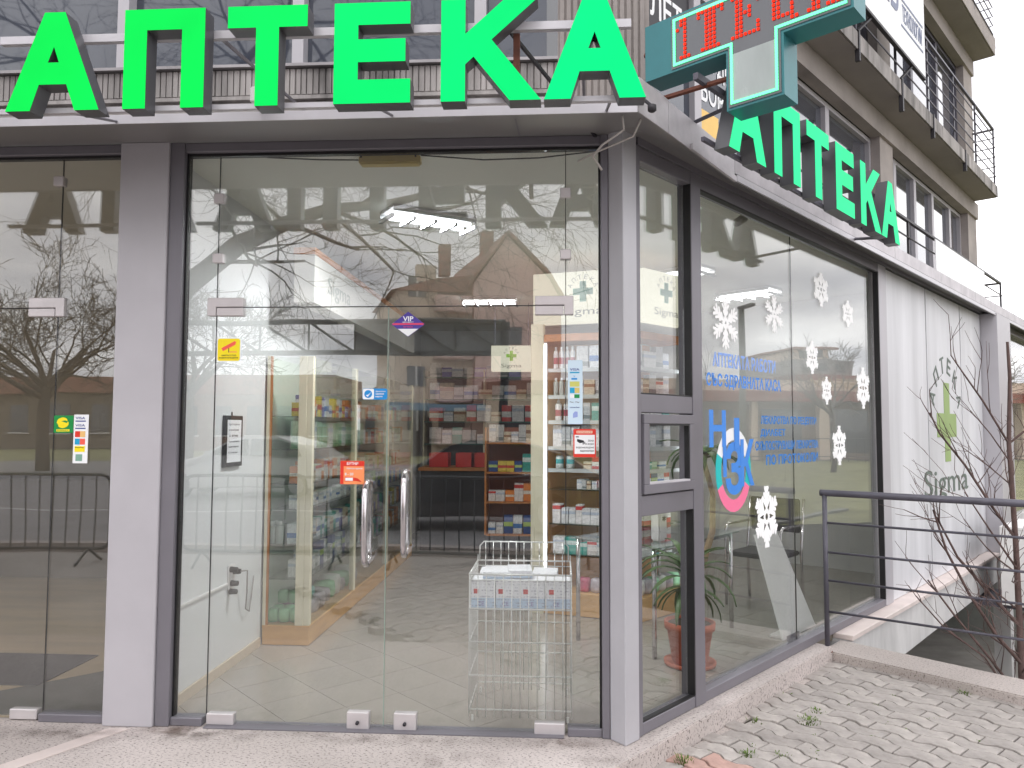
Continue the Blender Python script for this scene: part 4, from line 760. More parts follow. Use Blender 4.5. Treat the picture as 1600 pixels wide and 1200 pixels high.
# brand mark on the white cladding
lg = thing('panel_logo', 'faded green cross logo with dark letters on the white cladding panels', 'logo', S(6.27, -0.017, 0.8))
PO = -0.0175; sage = mat('faded_green', (150, 172, 112), 0.6, 0, 3, 0.06); dkg = mat('faded_dark', (104, 116, 108), 0.6, 0, 5, 0.15)
MB(SIDE).slab([(5.87, 1.46), (6.17, 1.46), (6.17, 1.19), (6.40, 1.19), (6.40, 1.46), (6.68, 1.46), (6.68, 1.72), (6.40, 1.72), (6.40, 2.06), (6.17, 2.06), (6.17, 1.72), (5.87, 1.72)], PO, PO+0.004).build('cross', sage, lg)
text('letters', 'Sigma', SP(PO), 5.33, 0.76, 1.82, 0.36, dkg, lg, 0.0, 0.0, 0.004); text('letters', 'тм', SP(PO), 7.2, 1.03, 0.1, 0.05, dkg, lg, 0.0, 0.0, 0.004)
for k, ch in enumerate('АПТЕКА'):
    a = R(158-k*27.2); c = (6.275+0.60*math.cos(a), 1.66+0.60*math.sin(a)); rot = a-math.pi/2
    P = lambda u, v, n, c=c, rot=rot: S(c[0]+u*math.cos(rot)-v*math.sin(rot), PO+n, c[1]+u*math.sin(rot)+v*math.cos(rot))
    text('letters', ch, P, -0.075, -0.09, 0.15, 0.18, dkg, lg, 0.01, 0.0, 0.004)

# ------------------------------------------------------------------ railing by the ramp, sapling, outdoor unit
rl = thing('ramp_railing', 'dark grey metal railing on the granite kerb beside the ramp', 'railing', S(2.5, 0.06, -0.04))
RA = Vector((1.925, 1.705, 0)); RB = RA+Vector((1.001, -0.695, 0)).normalized()*2.6; RDIR = (RB-RA).normalized()
def rz(p, z): return (p.x, p.y, z)
MB().tube([rz(RA-RDIR*0.03, 1.085), rz(RA, 1.085), rz(RB, 1.085)], 0.024, 10).build('handrail', iron, rl, smooth=True)
for k in (0.0, 1.75): 
    p = RA+RDIR*k; MB().tube([rz(p, -0.042), rz(p, 1.07)], 0.018, 10).build('post', iron, rl, smooth=True); MB().lathe([(0.035, 0), (0.035, 0.006)], rz(p, -0.0415), 12).build('foot_plate', rust, rl)
for z in (0.872, 0.662, 0.462, 0.242): MB().tube([rz(RA, z), rz(RB, z)], 0.0085, 8).build('bar', iron, rl, smooth=True)

def grow(mb, p, d, ln, r, lvl, rg, bend=0.25, up=0.15, kids=3, minr=0.002, spread=0.75, n=5):
    pts = [p.copy()]; steps = 4 if lvl > 0 else 3; dd = d.copy()
    for i in range(steps):
        dd = (dd+Vector((rg.gauss(0, bend), rg.gauss(0, bend), rg.gauss(0, bend)+up))*0.32).normalized(); pts.append(pts[-1]+dd*ln/steps)
    r1 = max(minr*0.6, r*0.55); mb.tube(pts, r, max(3, n), r1, caps=False)
    if lvl <= 0 or r1 < minr*0.5: return
    for k in range(kids):
        t = rg.uniform(0.30, 1.0) if k else 1.0; i = min(steps-1, int(t*steps)); q = pts[i].lerp(pts[i+1], t*steps-i) if t < 1 else pts[-1]
        ax = dd.orthogonal().normalized(); ax.rotate(Matrix.Rotation(rg.uniform(0, 6.28), 3, dd)); nd = dd.copy(); nd.rotate(Matrix.Rotation(rg.uniform(0.35, 1.0)*spread, 3, ax))
        grow(mb, q, nd, ln*rg.uniform(0.55, 0.82), max(minr, r*(1-0.45*t)*rg.uniform(0.45, 0.7)), lvl-1, rg, bend, up, kids, minr, spread, 3 if lvl < 3 else n)
sap = thing('bare_sapling', 'bare brown sapling growing behind the ramp railing at the right', 'sapling', (3.17, 1.56, -2.1))
rg = random.Random(5); sm = MB()
tk = [Vector((3.17, 1.60, -2.19)), Vector((3.19, 1.58, -1.0)), Vector((3.165, 1.55, 0.2)), Vector((3.14, 1.52, 0.8)), Vector((3.10, 1.49, 1.45)), Vector((3.11, 1.47, 1.9)), Vector((3.09, 1.45, 2.15))]
MB().tube(tk, 0.027, 8, 0.009, caps=False).build('trunk', twig_m, sap, smooth=True)
def twig(a, pts, r, lv=1):
    pts = [Vector(a)]+[Vector(q) for q in pts]; r *= 1.35; sm.tube(pts, r, 5, r*0.5, caps=False)
    if lv:
        for i in range(1, len(pts)):
            d = (pts[i]-pts[i-1]).normalized()
            for _ in range(2): grow(sm, pts[i-1].lerp(pts[i], rg.uniform(0.2, 1)), (d+Vector((rg.gauss(0, 0.4), rg.gauss(0, 0.4), rg.gauss(0.3, 0.4)))).normalized(), rg.uniform(0.12, 0.32), r*0.45, 1, rg, 0.2, 0.2, 2, 0.0022, 0.8, 3)
twig(tk[4], [(2.90, 1.42, 1.74), (2.76, 1.38, 1.92), (2.66, 1.35, 2.05)], 0.006); twig(tk[4], [(3.28, 1.44, 1.62), (3.42, 1.40, 1.72)], 0.006)
twig(tk[4]+Vector((0, 0, -0.12)), [(2.94, 1.42, 1.52), (2.80, 1.40, 1.68)], 0.004); twig(tk[3]+Vector((0, 0, 0.35)), [(2.95, 1.48, 1.30), (2.78, 1.46, 1.42)], 0.004)
twig(tk[3], [(2.98, 1.50, 1.02), (2.80, 1.48, 1.30), (2.62, 1.45, 1.52), (2.55, 1.43, 1.66)], 0.008); twig(tk[3]+Vector((0, 0, -0.2)), [(2.95, 1.48, 0.86), (2.78, 1.46, 1.12)], 0.006)
twig(tk[2], [(2.95, 1.50, 0.42), (2.72, 1.46, 0.68), (2.58, 1.44, 0.95)], 0.009); twig(tk[2]+Vector((0, 0, -0.25)), [(2.98, 1.50, 0.15), (2.80, 1.47, 0.42), (2.64, 1.44, 0.72), (2.55, 1.42, 1.0)], 0.010)
twig(tk[2]+Vector((0, 0, -0.5)), [(2.95, 1.52, -0.02), (2.70, 1.48, 0.28), (2.52, 1.46, 0.52)], 0.008); twig(tk[2], [(3.30, 1.50, 0.6), (3.42, 1.46, 0.95)], 0.007)
twig(tk[1]+Vector((0, 0, 0.6)), [(2.9, 1.5, 0.0), (2.62, 1.45, 0.2), (2.42, 1.42, 0.42)], 0.006); twig(tk[1]+Vector((0, 0, 0.9)), [(3.30, 1.5, 0.2), (3.45, 1.46, 0.5)], 0.007)
for _ in range(15):
    k = rg.uniform(1.0, 3.6); i = int(k); grow(sm, tk[i].lerp(tk[min(6, i+1)], k-i), Vector((rg.gauss(-0.4, 0.7), rg.gauss(-0.2, 0.5), rg.uniform(0.2, 1))).normalized(), rg.uniform(0.30, 0.55), 0.0062, 3, rg, 0.25, 0.15, 2, 0.0024, 0.8, 4)
tag(sm.build('twigs', twig_m, sap, smooth=True), kind='stuff')
ac = thing('air_conditioner', 'white outdoor air conditioner unit with slatted grille by the far pillar', 'air conditioner', S(7.4, 0.5, -0.4))
MB(SIDE).box((6.95, 0.36, -0.42), (7.9, 0.68, 0.42)).build('casing', mat('ac_dark', (60, 60, 62), 0.6), ac); MB(SIDE).box((6.92, 0.33, 0.422), (7.93, 0.72, 0.455)).build('top', white_p, ac, bevel=0.004)
for k in range(12): MB(SIDE).box((6.94, 0.34, -0.40+k*0.068), (6.949, 0.70, -0.375+k*0.068)).build('slat', white_p, ac); MB(SIDE).box((6.95, 0.682, -0.40+k*0.068), (7.9, 0.69, -0.375+k*0.068)).build('slat', white_p, ac)
for a, b in ((6.925, 6.938), (7.905, 7.93)): MB(SIDE).box((a, 0.33, -0.42), (b, 0.72, 0.42)).build('side_frame', white_p, ac)
MB(SIDE).box((7.0, 0.02, -0.47), (7.9, 0.7, -0.425)).build('wall_bracket', iron, ac)
# ------------------------------------------------------------------ interior: lamps
tube_m = emit('lamp_tube', (246, 250, 255), 6.0); tube_m2 = emit('lamp_tube_old', (246, 250, 250), 6.0); louv = mat('louvre', (225, 228, 228), 0.25, 0.5)
def ceiling_lamp(label, cx_, cy_, lx, ly, ang=0, n=4, tm=None, watt=75):
    F = frame((cx_, cy_, 3.034), ang); t = thing('ceiling_lamp', label, 'ceiling lamp', (cx_, cy_, 2.97), 'ceiling lamps of the pharmacy')
    MB(F).box((-lx/2, -ly/2, -0.022), (lx/2, ly/2, -0.002)).build('housing', white_p, t)
    for k in range(n):
        y = -ly/2+ly*(k+0.5)/n; MB(F).box((-lx/2+0.02, y-0.022, -0.060), (lx/2-0.02, y+0.022, -0.040)).build('tube', tm or tube_m, t)
    for k in range(5):
        x = -lx/2+lx*k/4; MB(F).box((x-0.012, -ly/2, -0.085), (x+0.012, ly/2, -0.064)).build('louvre', louv, t)
    ld = bpy.data.lights.new('lamp_light', 'AREA'); ld.shape = 'RECTANGLE'; ld.size = lx-0.04; ld.size_y = ly-0.04; ld.energy = watt; ld.color = (0.98, 0.99, 1.0)
    lo = bpy.data.objects.new('lamp_light', ld); col.objects.link(lo); lo.parent = t; lo.location = (0, 0, 3.034-0.0625-2.97); lo.rotation_euler = (0, 0, ang)
    for y in (-ly/2-0.008, ly/2): MB(F).box((-lx/2, y, -0.046), (lx/2, y+0.008, -0.023)).build('side_reflector', louv, t)
ceiling_lamp('lit ceiling lamp nearest the entrance doors', -0.90, 1.23, 0.62, 0.24, R(34), 2)
ceiling_lamp('lit ceiling lamp above the back counter', -0.78, 4.66, 0.62, 0.30, 0, 2, tube_m2, 9)
for x, y, l_ in ((1.12, 3.2, 'lit ceiling lamp behind the corner cabinet signs'), (2.05, 4.30, 'lit ceiling lamp above the glass side table'), (2.98, 5.4, 'lit ceiling lamp deepest in the side hall')):
    ceiling_lamp(l_, x, y, 0.62, 0.30, R(-42), 2, tube_m2, 18)

# ------------------------------------------------------------------ interior: products
PR = {
 'white carton': pack('pk_white', (236, 236, 236), (196, 206, 222), 0.62, 0.8), 'white and blue carton': pack('pk_blue', (232, 236, 240), (70, 128, 196), 0.30, 0.55),
 'white and red carton': pack('pk_red', (236, 232, 230), (206, 60, 54), 0.72, 0.92), 'pale green carton': pack('pk_green', (198, 226, 200), (120, 176, 130), 0.0, 0.25),
 'orange carton': pack('pk_orange', (232, 140, 64), (240, 232, 220), 0.4, 0.6), 'violet carton': pack('pk_violet', (120, 116, 186), (226, 226, 240), 0.5, 0.8),
 'teal carton': pack('pk_teal', (58, 170, 156), (222, 240, 236), 0.55, 0.8), 'yellow carton': pack('pk_yellow', (232, 208, 84), (206, 70, 48), 0.35, 0.6),
 'red carton': pack('pk_deepred', (212, 58, 46), (240, 238, 232), 0.25, 0.6), 'dark blue carton': pack('pk_navy', (48, 82, 150), (190, 216, 120), 0.4, 0.65),
 'grey carton': pack('pk_grey', (206, 208, 208), (130, 140, 140), 0.1, 0.3), 'beige carton': pack('pk_beige', (220, 206, 180), (160, 120, 90), 0.5, 0.7)}
bot_w = pack('bt_white', (238, 238, 236), (176, 70, 84), 0.25, 0.6); bot_t = pack('bt_teal', (230, 236, 232), (84, 186, 186), 0.35, 0.7); bot_d = mat('bt_clear', (190, 196, 188), 0.1, 0, 4, 0.1, spec=0.8); cap_w = mat('cap_white', (236, 236, 234), 0.4); cap_g = mat('cap_gold', (200, 160, 80), 0.35)
GM = mat('mint_pack', (164, 222, 176), 0.35, 0, 8, 0.12); LP = mat('lilac_pack', (196, 186, 196), 0.3, 0, 9, 0.25); TQ = mat('turquoise_pack', (86, 196, 194), 0.35, 0, 8, 0.1); PKm = mat('pink_pack', (214, 96, 130), 0.4, 0, 9, 0.3)
PC = {}
def carton(kind, F, x, y, z, wx, wy, h, label, group, m=None):
    k = (kind, round(wx, 3), round(wy, 3), round(h, 3))
    if k not in PC: PC[k] = MB().box((-wx/2, -wy/2, 0), (wx/2, wy/2, h)).mesh('carton', m or PR[kind], bevel=0.0015)
    o = bpy.data.objects.new('carton', PC[k]); col.objects.link(o); p = F((x, y, z)); o.location = p
    d = F((x+1, y, z))-p; o.rotation_euler = (0, 0, math.atan2(d.y, d.x)+rng.gauss(0, 0.03)); return tag(o, label, 'carton', group)
def bottle(F, x, y, z, r, h, m, label, group, cap=None, pump=False):
    k = ('b', round(r, 3), round(h, 3), m.name, pump)
    if k not in PC:
        PC[k] = (MB().lathe([(r*0.96, 0), (r, 0.01), (r, h*0.72), (r*0.8, h*0.80), (r*0.35, h*0.84)], n=10).mesh('bottle', m, True), (MB().lathe([(r*0.45, h*0.84), (r*0.45, h*0.95), (r*0.2, h*0.96), (r*0.2, h*1.05)] if pump else [(r*0.5, h*0.83), (r*0.5, h*0.99), (r*0.4, h)], n=8)).mesh('cap', cap or cap_w, True))
    o = bpy.data.objects.new('bottle', PC[k][0]); col.objects.link(o); o.location = F((x, y, z)); o.rotation_euler = (0, 0, rng.uniform(0, 6)); tag(o, label, 'bottle', group)
    c = bpy.data.objects.new('cap', PC[k][1]); col.objects.link(c); c.parent = o
def softpack(F, x, y, z, wx, wy, h, m, label, group):
    k = ('s', round(wx, 3), round(wy, 3), round(h, 3), m.name)
    if k not in PC:
        bm = bmesh.new(); bmesh.ops.create_cube(bm, size=1); bmesh.ops.subdivide_edges(bm, edges=bm.edges, cuts=2, use_grid_fill=True)
        for v in bm.verts:
            e_ = abs(v.co.x)+abs(v.co.y)+abs(v.co.z); f_ = 1-0.26*max(0, e_-0.75); v.co = Vector((v.co.x*f_*wx, v.co.y*f_*wy, v.co.z*f_*h+h*0.46))*(1+rng.gauss(0, 0.02))
        me = bpy.data.meshes.new('soft_pack'); bm.to_mesh(me); bm.free(); me.materials.append(m); me.polygons.foreach_set('use_smooth', [True]*len(me.polygons)); PC[k] = me
    o = bpy.data.objects.new('soft_pack', PC[k]); col.objects.link(o); p = F((x, y, z)); o.location = p; d = F((x+1, y, z))-p; o.rotation_euler = (0, 0, math.atan2(d.y, d.x)+rng.gauss(0, 0.12)); return tag(o, label, 'soft pack', group)
def ORD(i): return '%d%s' % (i, 'th' if 10 < i % 100 < 14 else {1: 'st', 2: 'nd', 3: 'rd'}.get(i % 10, 'th'))
def row(F, x0, x1, y, z, kinds, wr, hr, where, group, dy=0.09, gap=0.004):
    x = x0; i = 0
    while True:
        kd = kinds[i % len(kinds)] if rng.random() < 0.8 else rng.choice(kinds); i += 1
        wd = rng.choice(wr); hh = rng.choice(hr)
        if x+wd > x1: break
        carton(kd, F, x+wd/2, y+rng.uniform(-0.01, 0.012), z, wd, dy, hh, '%s, %s %s' % (kd, ORD(i), where), group); x += wd+gap+(rng.uniform(0, 0.012) if rng.random() < 0.4 else 0)

# ------------------------------------------------------------------ left glass cabinet along the wall
LC = thing('display_cabinet', 'long glass cabinet with beech base along the white wall', 'cabinet', (-1.93, 3.2, 0))
X0, X1, Y0, Y1 = -2.10, -1.76, 1.42, 5.2
part('base', (X0, Y0, 0.004), (X1, Y1, 0.125), wood, LC, bevel=0.003); part('base_top', (X0, Y0-0.004, 0.1255), (X1+0.004, Y1, 0.140), wood, LC)
part('back_panel', (X0, Y0+0.02, 0.141), (X0+0.012, Y1, 2.05), mat('mint_back', (206, 216, 204), 0.5), LC)
for y in (Y0, 2.60, 3.85, Y1-0.04): part('post', (X1-0.045, y, 0.141), (X1, y+0.045, 2.06), cream, LC, bevel=0.003)
part('post', (X1-0.105, Y0-0.002, 0.141), (X1-0.046, Y0+0.030, 2.06), cream, LC, bevel=0.003); part('post', (X0+0.0, Y0-0.002, 0.141), (X0+0.022, Y0+0.018, 2.06), cream, LC); part('post', (X0+0.023, Y0, 0.141), (X0+0.036, Y0+0.02, 2.06), wood2, LC)
part('cabinet_pane', (X0+0.04, Y0+0.006, 0.145), (X1-0.11, Y0+0.012, 2.05), pane_b, LC)
for a, b in ((Y0+0.05, 2.595), (2.65, 3.845), (3.90, Y1-0.045)): part('cabinet_pane', (X1-0.012, a, 0.145), (X1-0.006, b, 2.05), pane_b, LC)
SH = (1.626, 1.387, 1.139, 0.952, 0.702, 0.463)
for z in SH: part('shelf', (X0+0.02, Y0+0.03, z-0.008), (X1-0.05, Y1-0.05, z), shelf_g, LC); part('shelf_edge', (X1-0.0499, Y0+0.05, z-0.007), (X1-0.047, Y1-0.05, z-0.001), mat('shelf_edge', (64, 74, 70), 0.3), LC)
part('fascia_box', (-1.91, Y0-0.02, 2.45), (X1, Y1, 2.80), mat('fascia_white', (206, 204, 198), 0.4), LC); part('fascia_cap', (-1.915, Y0-0.03, 2.801), (X1+0.005, Y1, 2.85), wood2, LC)
text('fascia_letters', 'Sigma', lambda u, v, n: Vector((X1+0.002+n, u, v)), 1.72, 2.53, 0.62, 0.17, mat('fascia_ink', (150, 156, 150), 0.5), LC, 0.0, 0.0, 0.002)
FL_ = frame((X1-0.06, Y0+0.06, 0), math.pi/2)          # x runs along the cabinet into the shop, y towards the wall
for z, kinds, wr, hr, nm in ((1.626, ['yellow carton', 'violet carton', 'orange carton', 'white and blue carton'], (0.06, 0.08, 0.1), (0.1, 0.13, 0.16), 'from the door on the top shelf of the wall cabinet'),
     (1.387, ['pale green carton', 'pale green carton', 'white carton'], (0.11, 0.13), (0.19, 0.2), 'from the door on the second shelf of the wall cabinet'),
     (1.139, ['orange carton', 'white and red carton', 'orange carton', 'beige carton'], (0.07, 0.09), (0.12, 0.15), 'from the door on the third shelf of the wall cabinet'),
     (0.952, ['white carton', 'white carton', 'white and blue carton'], (0.05, 0.07), (0.08, 0.1), 'from the door on the fourth shelf of the wall cabinet'),
     (0.702, ['teal carton', 'white and blue carton', 'violet carton', 'grey carton', 'beige carton'], (0.06, 0.09), (0.1, 0.14), 'from the door on the fifth shelf of the wall cabinet'),
     (0.463, ['white carton', 'grey carton', 'white carton', 'dark blue carton'], (0.06, 0.08), (0.12, 0.18), 'from the door on the sixth shelf of the wall cabinet')):
    row(FL_, 0.02, 1.75, 0.09, z+0.001, kinds, wr, hr, nm, 'cartons in the wall cabinet')
dc = MB(FL_); dm = list(PR.values())
for z_ in SH:
    x_ = 1.78
    while x_ < 3.55:
        w_ = rng.uniform(0.06, 0.12); h_ = rng.uniform(0.08, 0.17); dc.cur = rng.randrange(len(dm)); dc.box((x_, 0.05, z_+0.001), (x_+w_, 0.15, z_+h_)); x_ += w_+rng.uniform(0.004, 0.02)
tag(dc.build('far_cartons', dm), 'rows of small cartons at the far end of the wall cabinet', 'cartons', kind='stuff')
for k in range(4): bottle(FL_, 0.03+(k//2)*0.075, 0.20+(k % 2)*0.055, 0.704, 0.032, 0.16, bot_d, '%s white tub at the near end of the wall cabinet' % ORD(k+1), 'tubs in the wall cabinet')
for k in range(9): softpack(FL_, 0.05+(k // 3)*0.10, 0.07+(k % 3)*0.085, 0.142+(0.09 if k > 5 else 0), 0.085, 0.08, 0.10, GM, '%s mint green soft pack on the wall cabinet floor' % ORD(k+1), 'mint packs in the wall cabinet')
for k in range(6): softpack(FL_, 0.36+(k // 3)*0.15, 0.06+(k % 3)*0.09, 0.142, 0.14, 0.085, 0.10+0.02*(k % 2), LP, '%s lilac wrapped pack on the wall cabinet floor' % ORD(k+1), 'lilac packs in the wall cabinet')
softpack(FL_, 0.42, 0.13, 0.235, 0.16, 0.1, 0.09, TQ, 'turquoise soft pack lying on lilac packs in the wall cabinet', 'turquoise pack')
for k in range(7): softpack(FL_, 0.72+k*0.14, 0.12, 0.142, 0.12, 0.18, 0.11+0.03*(k % 3), (LP, GM, white_p)[k % 3], ('lilac', 'mint', 'white')[k % 3]+' soft pack, %s from the door deep on the wall cabinet floor' % ORD(k+1), 'soft packs deep in the wall cabinet')

# ------------------------------------------------------------------ right corner cabinet
Pa, Pb = Vector((-0.205, 2.515, 0)), Vector((0.665, 2.235, 0)); Pc = Pb+Vector((0.68, 0.733, 0))*0.68
a1 = math.atan2((Pb-Pa).y, (Pb-Pa).x); a2 = math.atan2((Pc-Pb).y, (Pc-Pb).x)
F1 = frame(Pa, a1); F2 = frame(Pb, a2); L1 = (Pb-Pa).length; L2 = (Pc-Pb).length
RC = thing('corner_cabinet', 'shelved corner cabinet with lit strips and beech base right of the doors', 'cabinet', (0.3, 2.5, 0))
D_ = 0.36
def back(Fr, x): return Fr((x, D_, 0))
Q = [Pa, Pb, Pc, back(F2, L2), F1((L1-0.05, D_+0.1, 0)), back(F1, 0)]
pl_ = [(p.x, p.y) for p in Q]
MB().prism(pl_, 0.004, 0.19).build('base', wood, RC, bevel=0.003); MB().prism(pl_, 2.28, 2.34).build('top', wood2, RC)
for Fr, Ln, nm in ((F1, L1, 'a'), (F2, L2, 'b')):
    MB(Fr).box((0.02, D_-0.05, 0.191), (Ln-0.12, D_-0.035, 2.279)).build('back_panel', mat('beech_back', (200, 148, 90), 0.5, 0, 2, 0.1, stretch=(1, 1, 4)), RC)
MB(F1).box((-0.02, -0.02, 0.0), (0.092, 0.03, 2.43)).build('post', cream, RC, bevel=0.004); MB(F1).box((0.092, 0.0, 0.191), (0.118, 0.02, 2.27)).build('post', alu_lt, RC)
MB(F1).box((L1-0.02, 0.02, 0.191), (L1-0.005, 0.04, 2.27)).build('post', alu_lt, RC)
led_w = emit('led_white', (244, 248, 255), 6.0, None, True)
for Fr, x in ((F1, 0.108), (F2, L2-0.10)): MB(Fr).tube([(x, -0.006, 0.22), (x, -0.006, 2.26)], 0.0105, 8).build('light_strip', led_w, RC, smooth=True)
SH2 = (0.493, 0.745, 1.035, 1.205, 1.39, 1.609, 1.823, 2.049)
for Fr, Ln in ((F1, L1), (F2, L2)):
    for z in SH2:
        MB(Fr).box((0.12 if Fr is F1 else 0.01, 0.035, z-0.009), (Ln-0.02, D_-0.052, z)).build('shelf', shelf_g if z < 1.3 else alu_lt, RC)
        if z > 1.2: MB(Fr).box((0.12 if Fr is F1 else 0.01, 0.022, z-0.03), (Ln-0.02, 0.033, z+0.002)).build('price_rail', mat('price_rail', (196, 200, 198), 0.4), RC)
# lightbox signs on top
lite = emit('lightbox', (250, 246, 222), 0.85); lg_g = mat('logo_green', (96, 176, 150), 0.5); lg_k = mat('logo_ink', (110, 112, 104), 0.5); lg_g2 = mat('logo_leaf', (138, 190, 60), 0.5)
def sigma_sign(Fr, x0, x1, z0, z1, parent, gm_=lg_g):
    MB(Fr).box((x0, -0.02, z0), (x1, 0.10, z1)).build('lightbox', lite, parent, bevel=0.003)
    P = lambda u, v, n: Fr((u, -0.021-n, v)); w_ = x1-x0; h_ = z1-z0; cx_ = (x0+x1)/2; cz = z0+h_*0.60; a_ = h_*0.20; b_2 = a_*0.32
    MB(Fr).slab([(cx_-a_, cz-b_2), (cx_-b_2, cz-b_2), (cx_-b_2, cz-a_), (cx_+b_2, cz-a_), (cx_+b_2, cz-b_2), (cx_+a_, cz-b_2), (cx_+a_, cz+b_2), (cx_+b_2, cz+b_2), (cx_+b_2, cz+a_), (cx_-b_2, cz+a_), (cx_-b_2, cz+b_2), (cx_-a_, cz+b_2)], -0.0235, -0.0205).build('cross', gm_, parent)
    text('letters', 'Sigma', P, cx_-h_*0.40, z0+h_*0.10, h_*0.80, h_*0.19, lg_k, parent, 0.0, 0.001)
    for k, ch in enumerate('АПТЕКА'):
        an = R(155-k*26); c = (cx_+h_*0.29*math.cos(an), cz+h_*0.29*math.sin(an)); ro = an-math.pi/2
        text('letters', ch, lambda u, v, n, c=c, ro=ro: Fr((c[0]+u*math.cos(ro)-v*math.sin(ro), -0.021-n, c[1]+u*math.sin(ro)+v*math.cos(ro))), -h_*0.035, -h_*0.045, h_*0.07, h_*0.09, lg_k, parent, 0.0, 0.001)
t = thing('lightbox_sign', 'cream lit Sigma sign facing the doors on the corner cabinet', 'lit sign', Pa+Vector((0.4, 0, 2.5)), 'cream lit pharmacy signs'); sigma_sign(F1, 0.0, L1-0.03, 2.43, 2.86, t)
t = thing('lightbox_sign', 'cream lit Sigma sign facing the side glass on the corner cabinet', 'lit sign', Pb+Vector((0.4, 0.4, 2.5)), 'cream lit pharmacy signs'); sigma_sign(F2, 0.03, 0.66, 2.43, 2.86, t)
# products on the corner cabinet
nmz = ['lowest shelf', 'second shelf', 'third shelf', 'fourth shelf', 'fifth shelf', 'sixth shelf', 'seventh shelf', 'top shelf']
sel = [(0.493, ['white carton', 'white carton', 'teal carton', 'white and red carton'], (0.08, 0.1), (0.12, 0.14)), (0.745, ['white and red carton', 'white carton', 'white carton'], (0.055, 0.07), (0.13, 0.16)), (1.035, ['white carton', 'grey carton', 'beige carton'], (0.035, 0.045), (0.07, 0.08)),
       (1.205, ['beige carton', 'red carton', 'grey carton'], (0.07,), (0.06, 0.1)), (1.39, ['white carton', 'grey carton'], (0.075, 0.08), (0.17, 0.18)), (1.609, ['grey carton', 'teal carton', 'white carton'], (0.06, 0.07), (0.12, 0.15)), (1.823, ['white carton', 'beige carton', 'grey carton', 'white and red carton'], (0.06, 0.09), (0.13, 0.17)), (2.049, ['grey carton', 'white and blue carton', 'white carton'], (0.07, 0.1), (0.14, 0.19))]
for i, (z, kd, wr, hr) in enumerate(sel):
    if i in (1, 4, 0): x0 = 0.15
    else: x0 = 0.42 if i in (3, 5) else 0.36
    row(F1, x0, L1-0.05, 0.11, z+0.001, kd, wr, hr, 'from left on the %s of corner cabinet, door side' % nmz[i], 'cartons in the corner cabinet', 0.10)
    row(F2, 0.06, L2-0.12, 0.11, z+0.001, (['dark blue carton', 'teal carton', 'pale green carton', 'white and blue carton', 'red carton'] if i in (2, 3) else ['red carton', 'red carton', 'white and red carton'] if i in (1,) else kd), (0.085, 0.095), hr if i not in (1, 2) else (0.15, 0.16), 'from left on the %s of corner cabinet, window side' % nmz[i], 'cartons in the corner cabinet', 0.06)
for k in range(3): bottle(F1, 0.19+k*0.075, 0.10, 1.610, 0.029, 0.18, bot_w, '%s white pump bottle with red label on the corner cabinet' % ORD(k+1), 'pump bottles in the corner cabinet', pump=True)
for k in range(2): bottle(F1, 0.21+k*0.095, 0.09, 1.393, 0.030, 0.155, bot_t, 'teal labelled bottle in front of white cartons on the corner cabinet', 'teal bottles', cap=cap_g) if False else bottle(F1, 0.20+k*0.095, 0.10, 1.206, 0.034, 0.13, bot_t, '%s teal labelled bottle with gold cap on the corner cabinet' % ORD(k+1), 'teal bottles in the corner cabinet', cap=cap_g)
for k in range(4): bottle(F1, 0.17+k*0.05, 0.09, 1.825, 0.022, 0.15, bot_d, '%s slim clear bottle from left on the seventh shelf of the corner cabinet' % ORD(k+1), 'slim bottles in the corner cabinet')
for k in range(4): bottle(F1, 0.17+k*0.05, 0.09, 2.051, 0.021, 0.19, bot_w, '%s slim white bottle from left on the top shelf of the corner cabinet' % ORD(k+1), 'slim bottles in the corner cabinet')
for k in range(5): softpack(F1, 0.42+k*0.1, 0.1, 0.192, 0.09, 0.09, 0.12, (PKm, LP, white_p, PKm, LP)[k], ('pink', 'lilac', 'white', 'pink', 'lilac')[k]+' wrapped pack, %s from left on the corner cabinet base' % ORD(k+1), 'soft packs on the corner cabinet base')
for k in range(6): softpack(F2, 0.08+k*0.10, 0.1, 0.192, 0.09, 0.1, 0.13, (white_p, LP, GM)[k % 3], ('white', 'lilac', 'mint')[k % 3]+' pack, %s from left on the corner cabinet base, window side' % ORD(k+1), 'soft packs on the corner cabinet base')

# ------------------------------------------------------------------ wire stand with mask cartons
ws = thing('wire_stand', 'white wire basket stand just inside the right door', 'wire stand', (-0.2, 0.37, 0))
wm = mat('white_wire', (226, 226, 222), 0.35, 0.2)
xa, xb, ya, yb = -0.472, 0.072, 0.15, 0.58; n = 13
wv = MB().tube([(0, 0, 0), (0, 0, 1)], 0.0028, 5).mesh('wire', wm, True)
def vwire(x, y, z0, z1):
    o = link('wire', wv, ws); o.matrix_parent_inverse = Matrix.Identity(4); o.parent = ws; o.location = Vector((x, y, z0))-ws.location; o.scale = (1, 1, z1-z0)
for k in range(n): x = xa+(xb-xa)*k/(n-1); vwire(x, ya, 0.02, 0.765); vwire(x, yb, 0.02, 0.80)
for k in range(1, 7): y = ya+(yb-ya)*k/7; vwire(xa, y, 0.02, 0.77); vwire(xb, y, 0.02, 0.77)
for z, r_ in ((0.765, 0.005), (0.735, 0.003), (0.583, 0.005), (0.41, 0.004), (0.235, 0.004), (0.06, 0.004)):
    MB().tube([(xa, ya, z), (xb, ya, z)], r_, 6).build('rail', wm, ws, smooth=True); MB().tube([(xa, yb, z), (xb, yb, z)], r_, 6).build('rail', wm, ws, smooth=True)
    MB().tube([(xa, ya, z), (xa, yb, z)], r_, 6).build('rail', wm, ws, smooth=True); MB().tube([(xb, ya, z), (xb, yb, z)], r_, 6).build('rail', wm, ws, smooth=True)
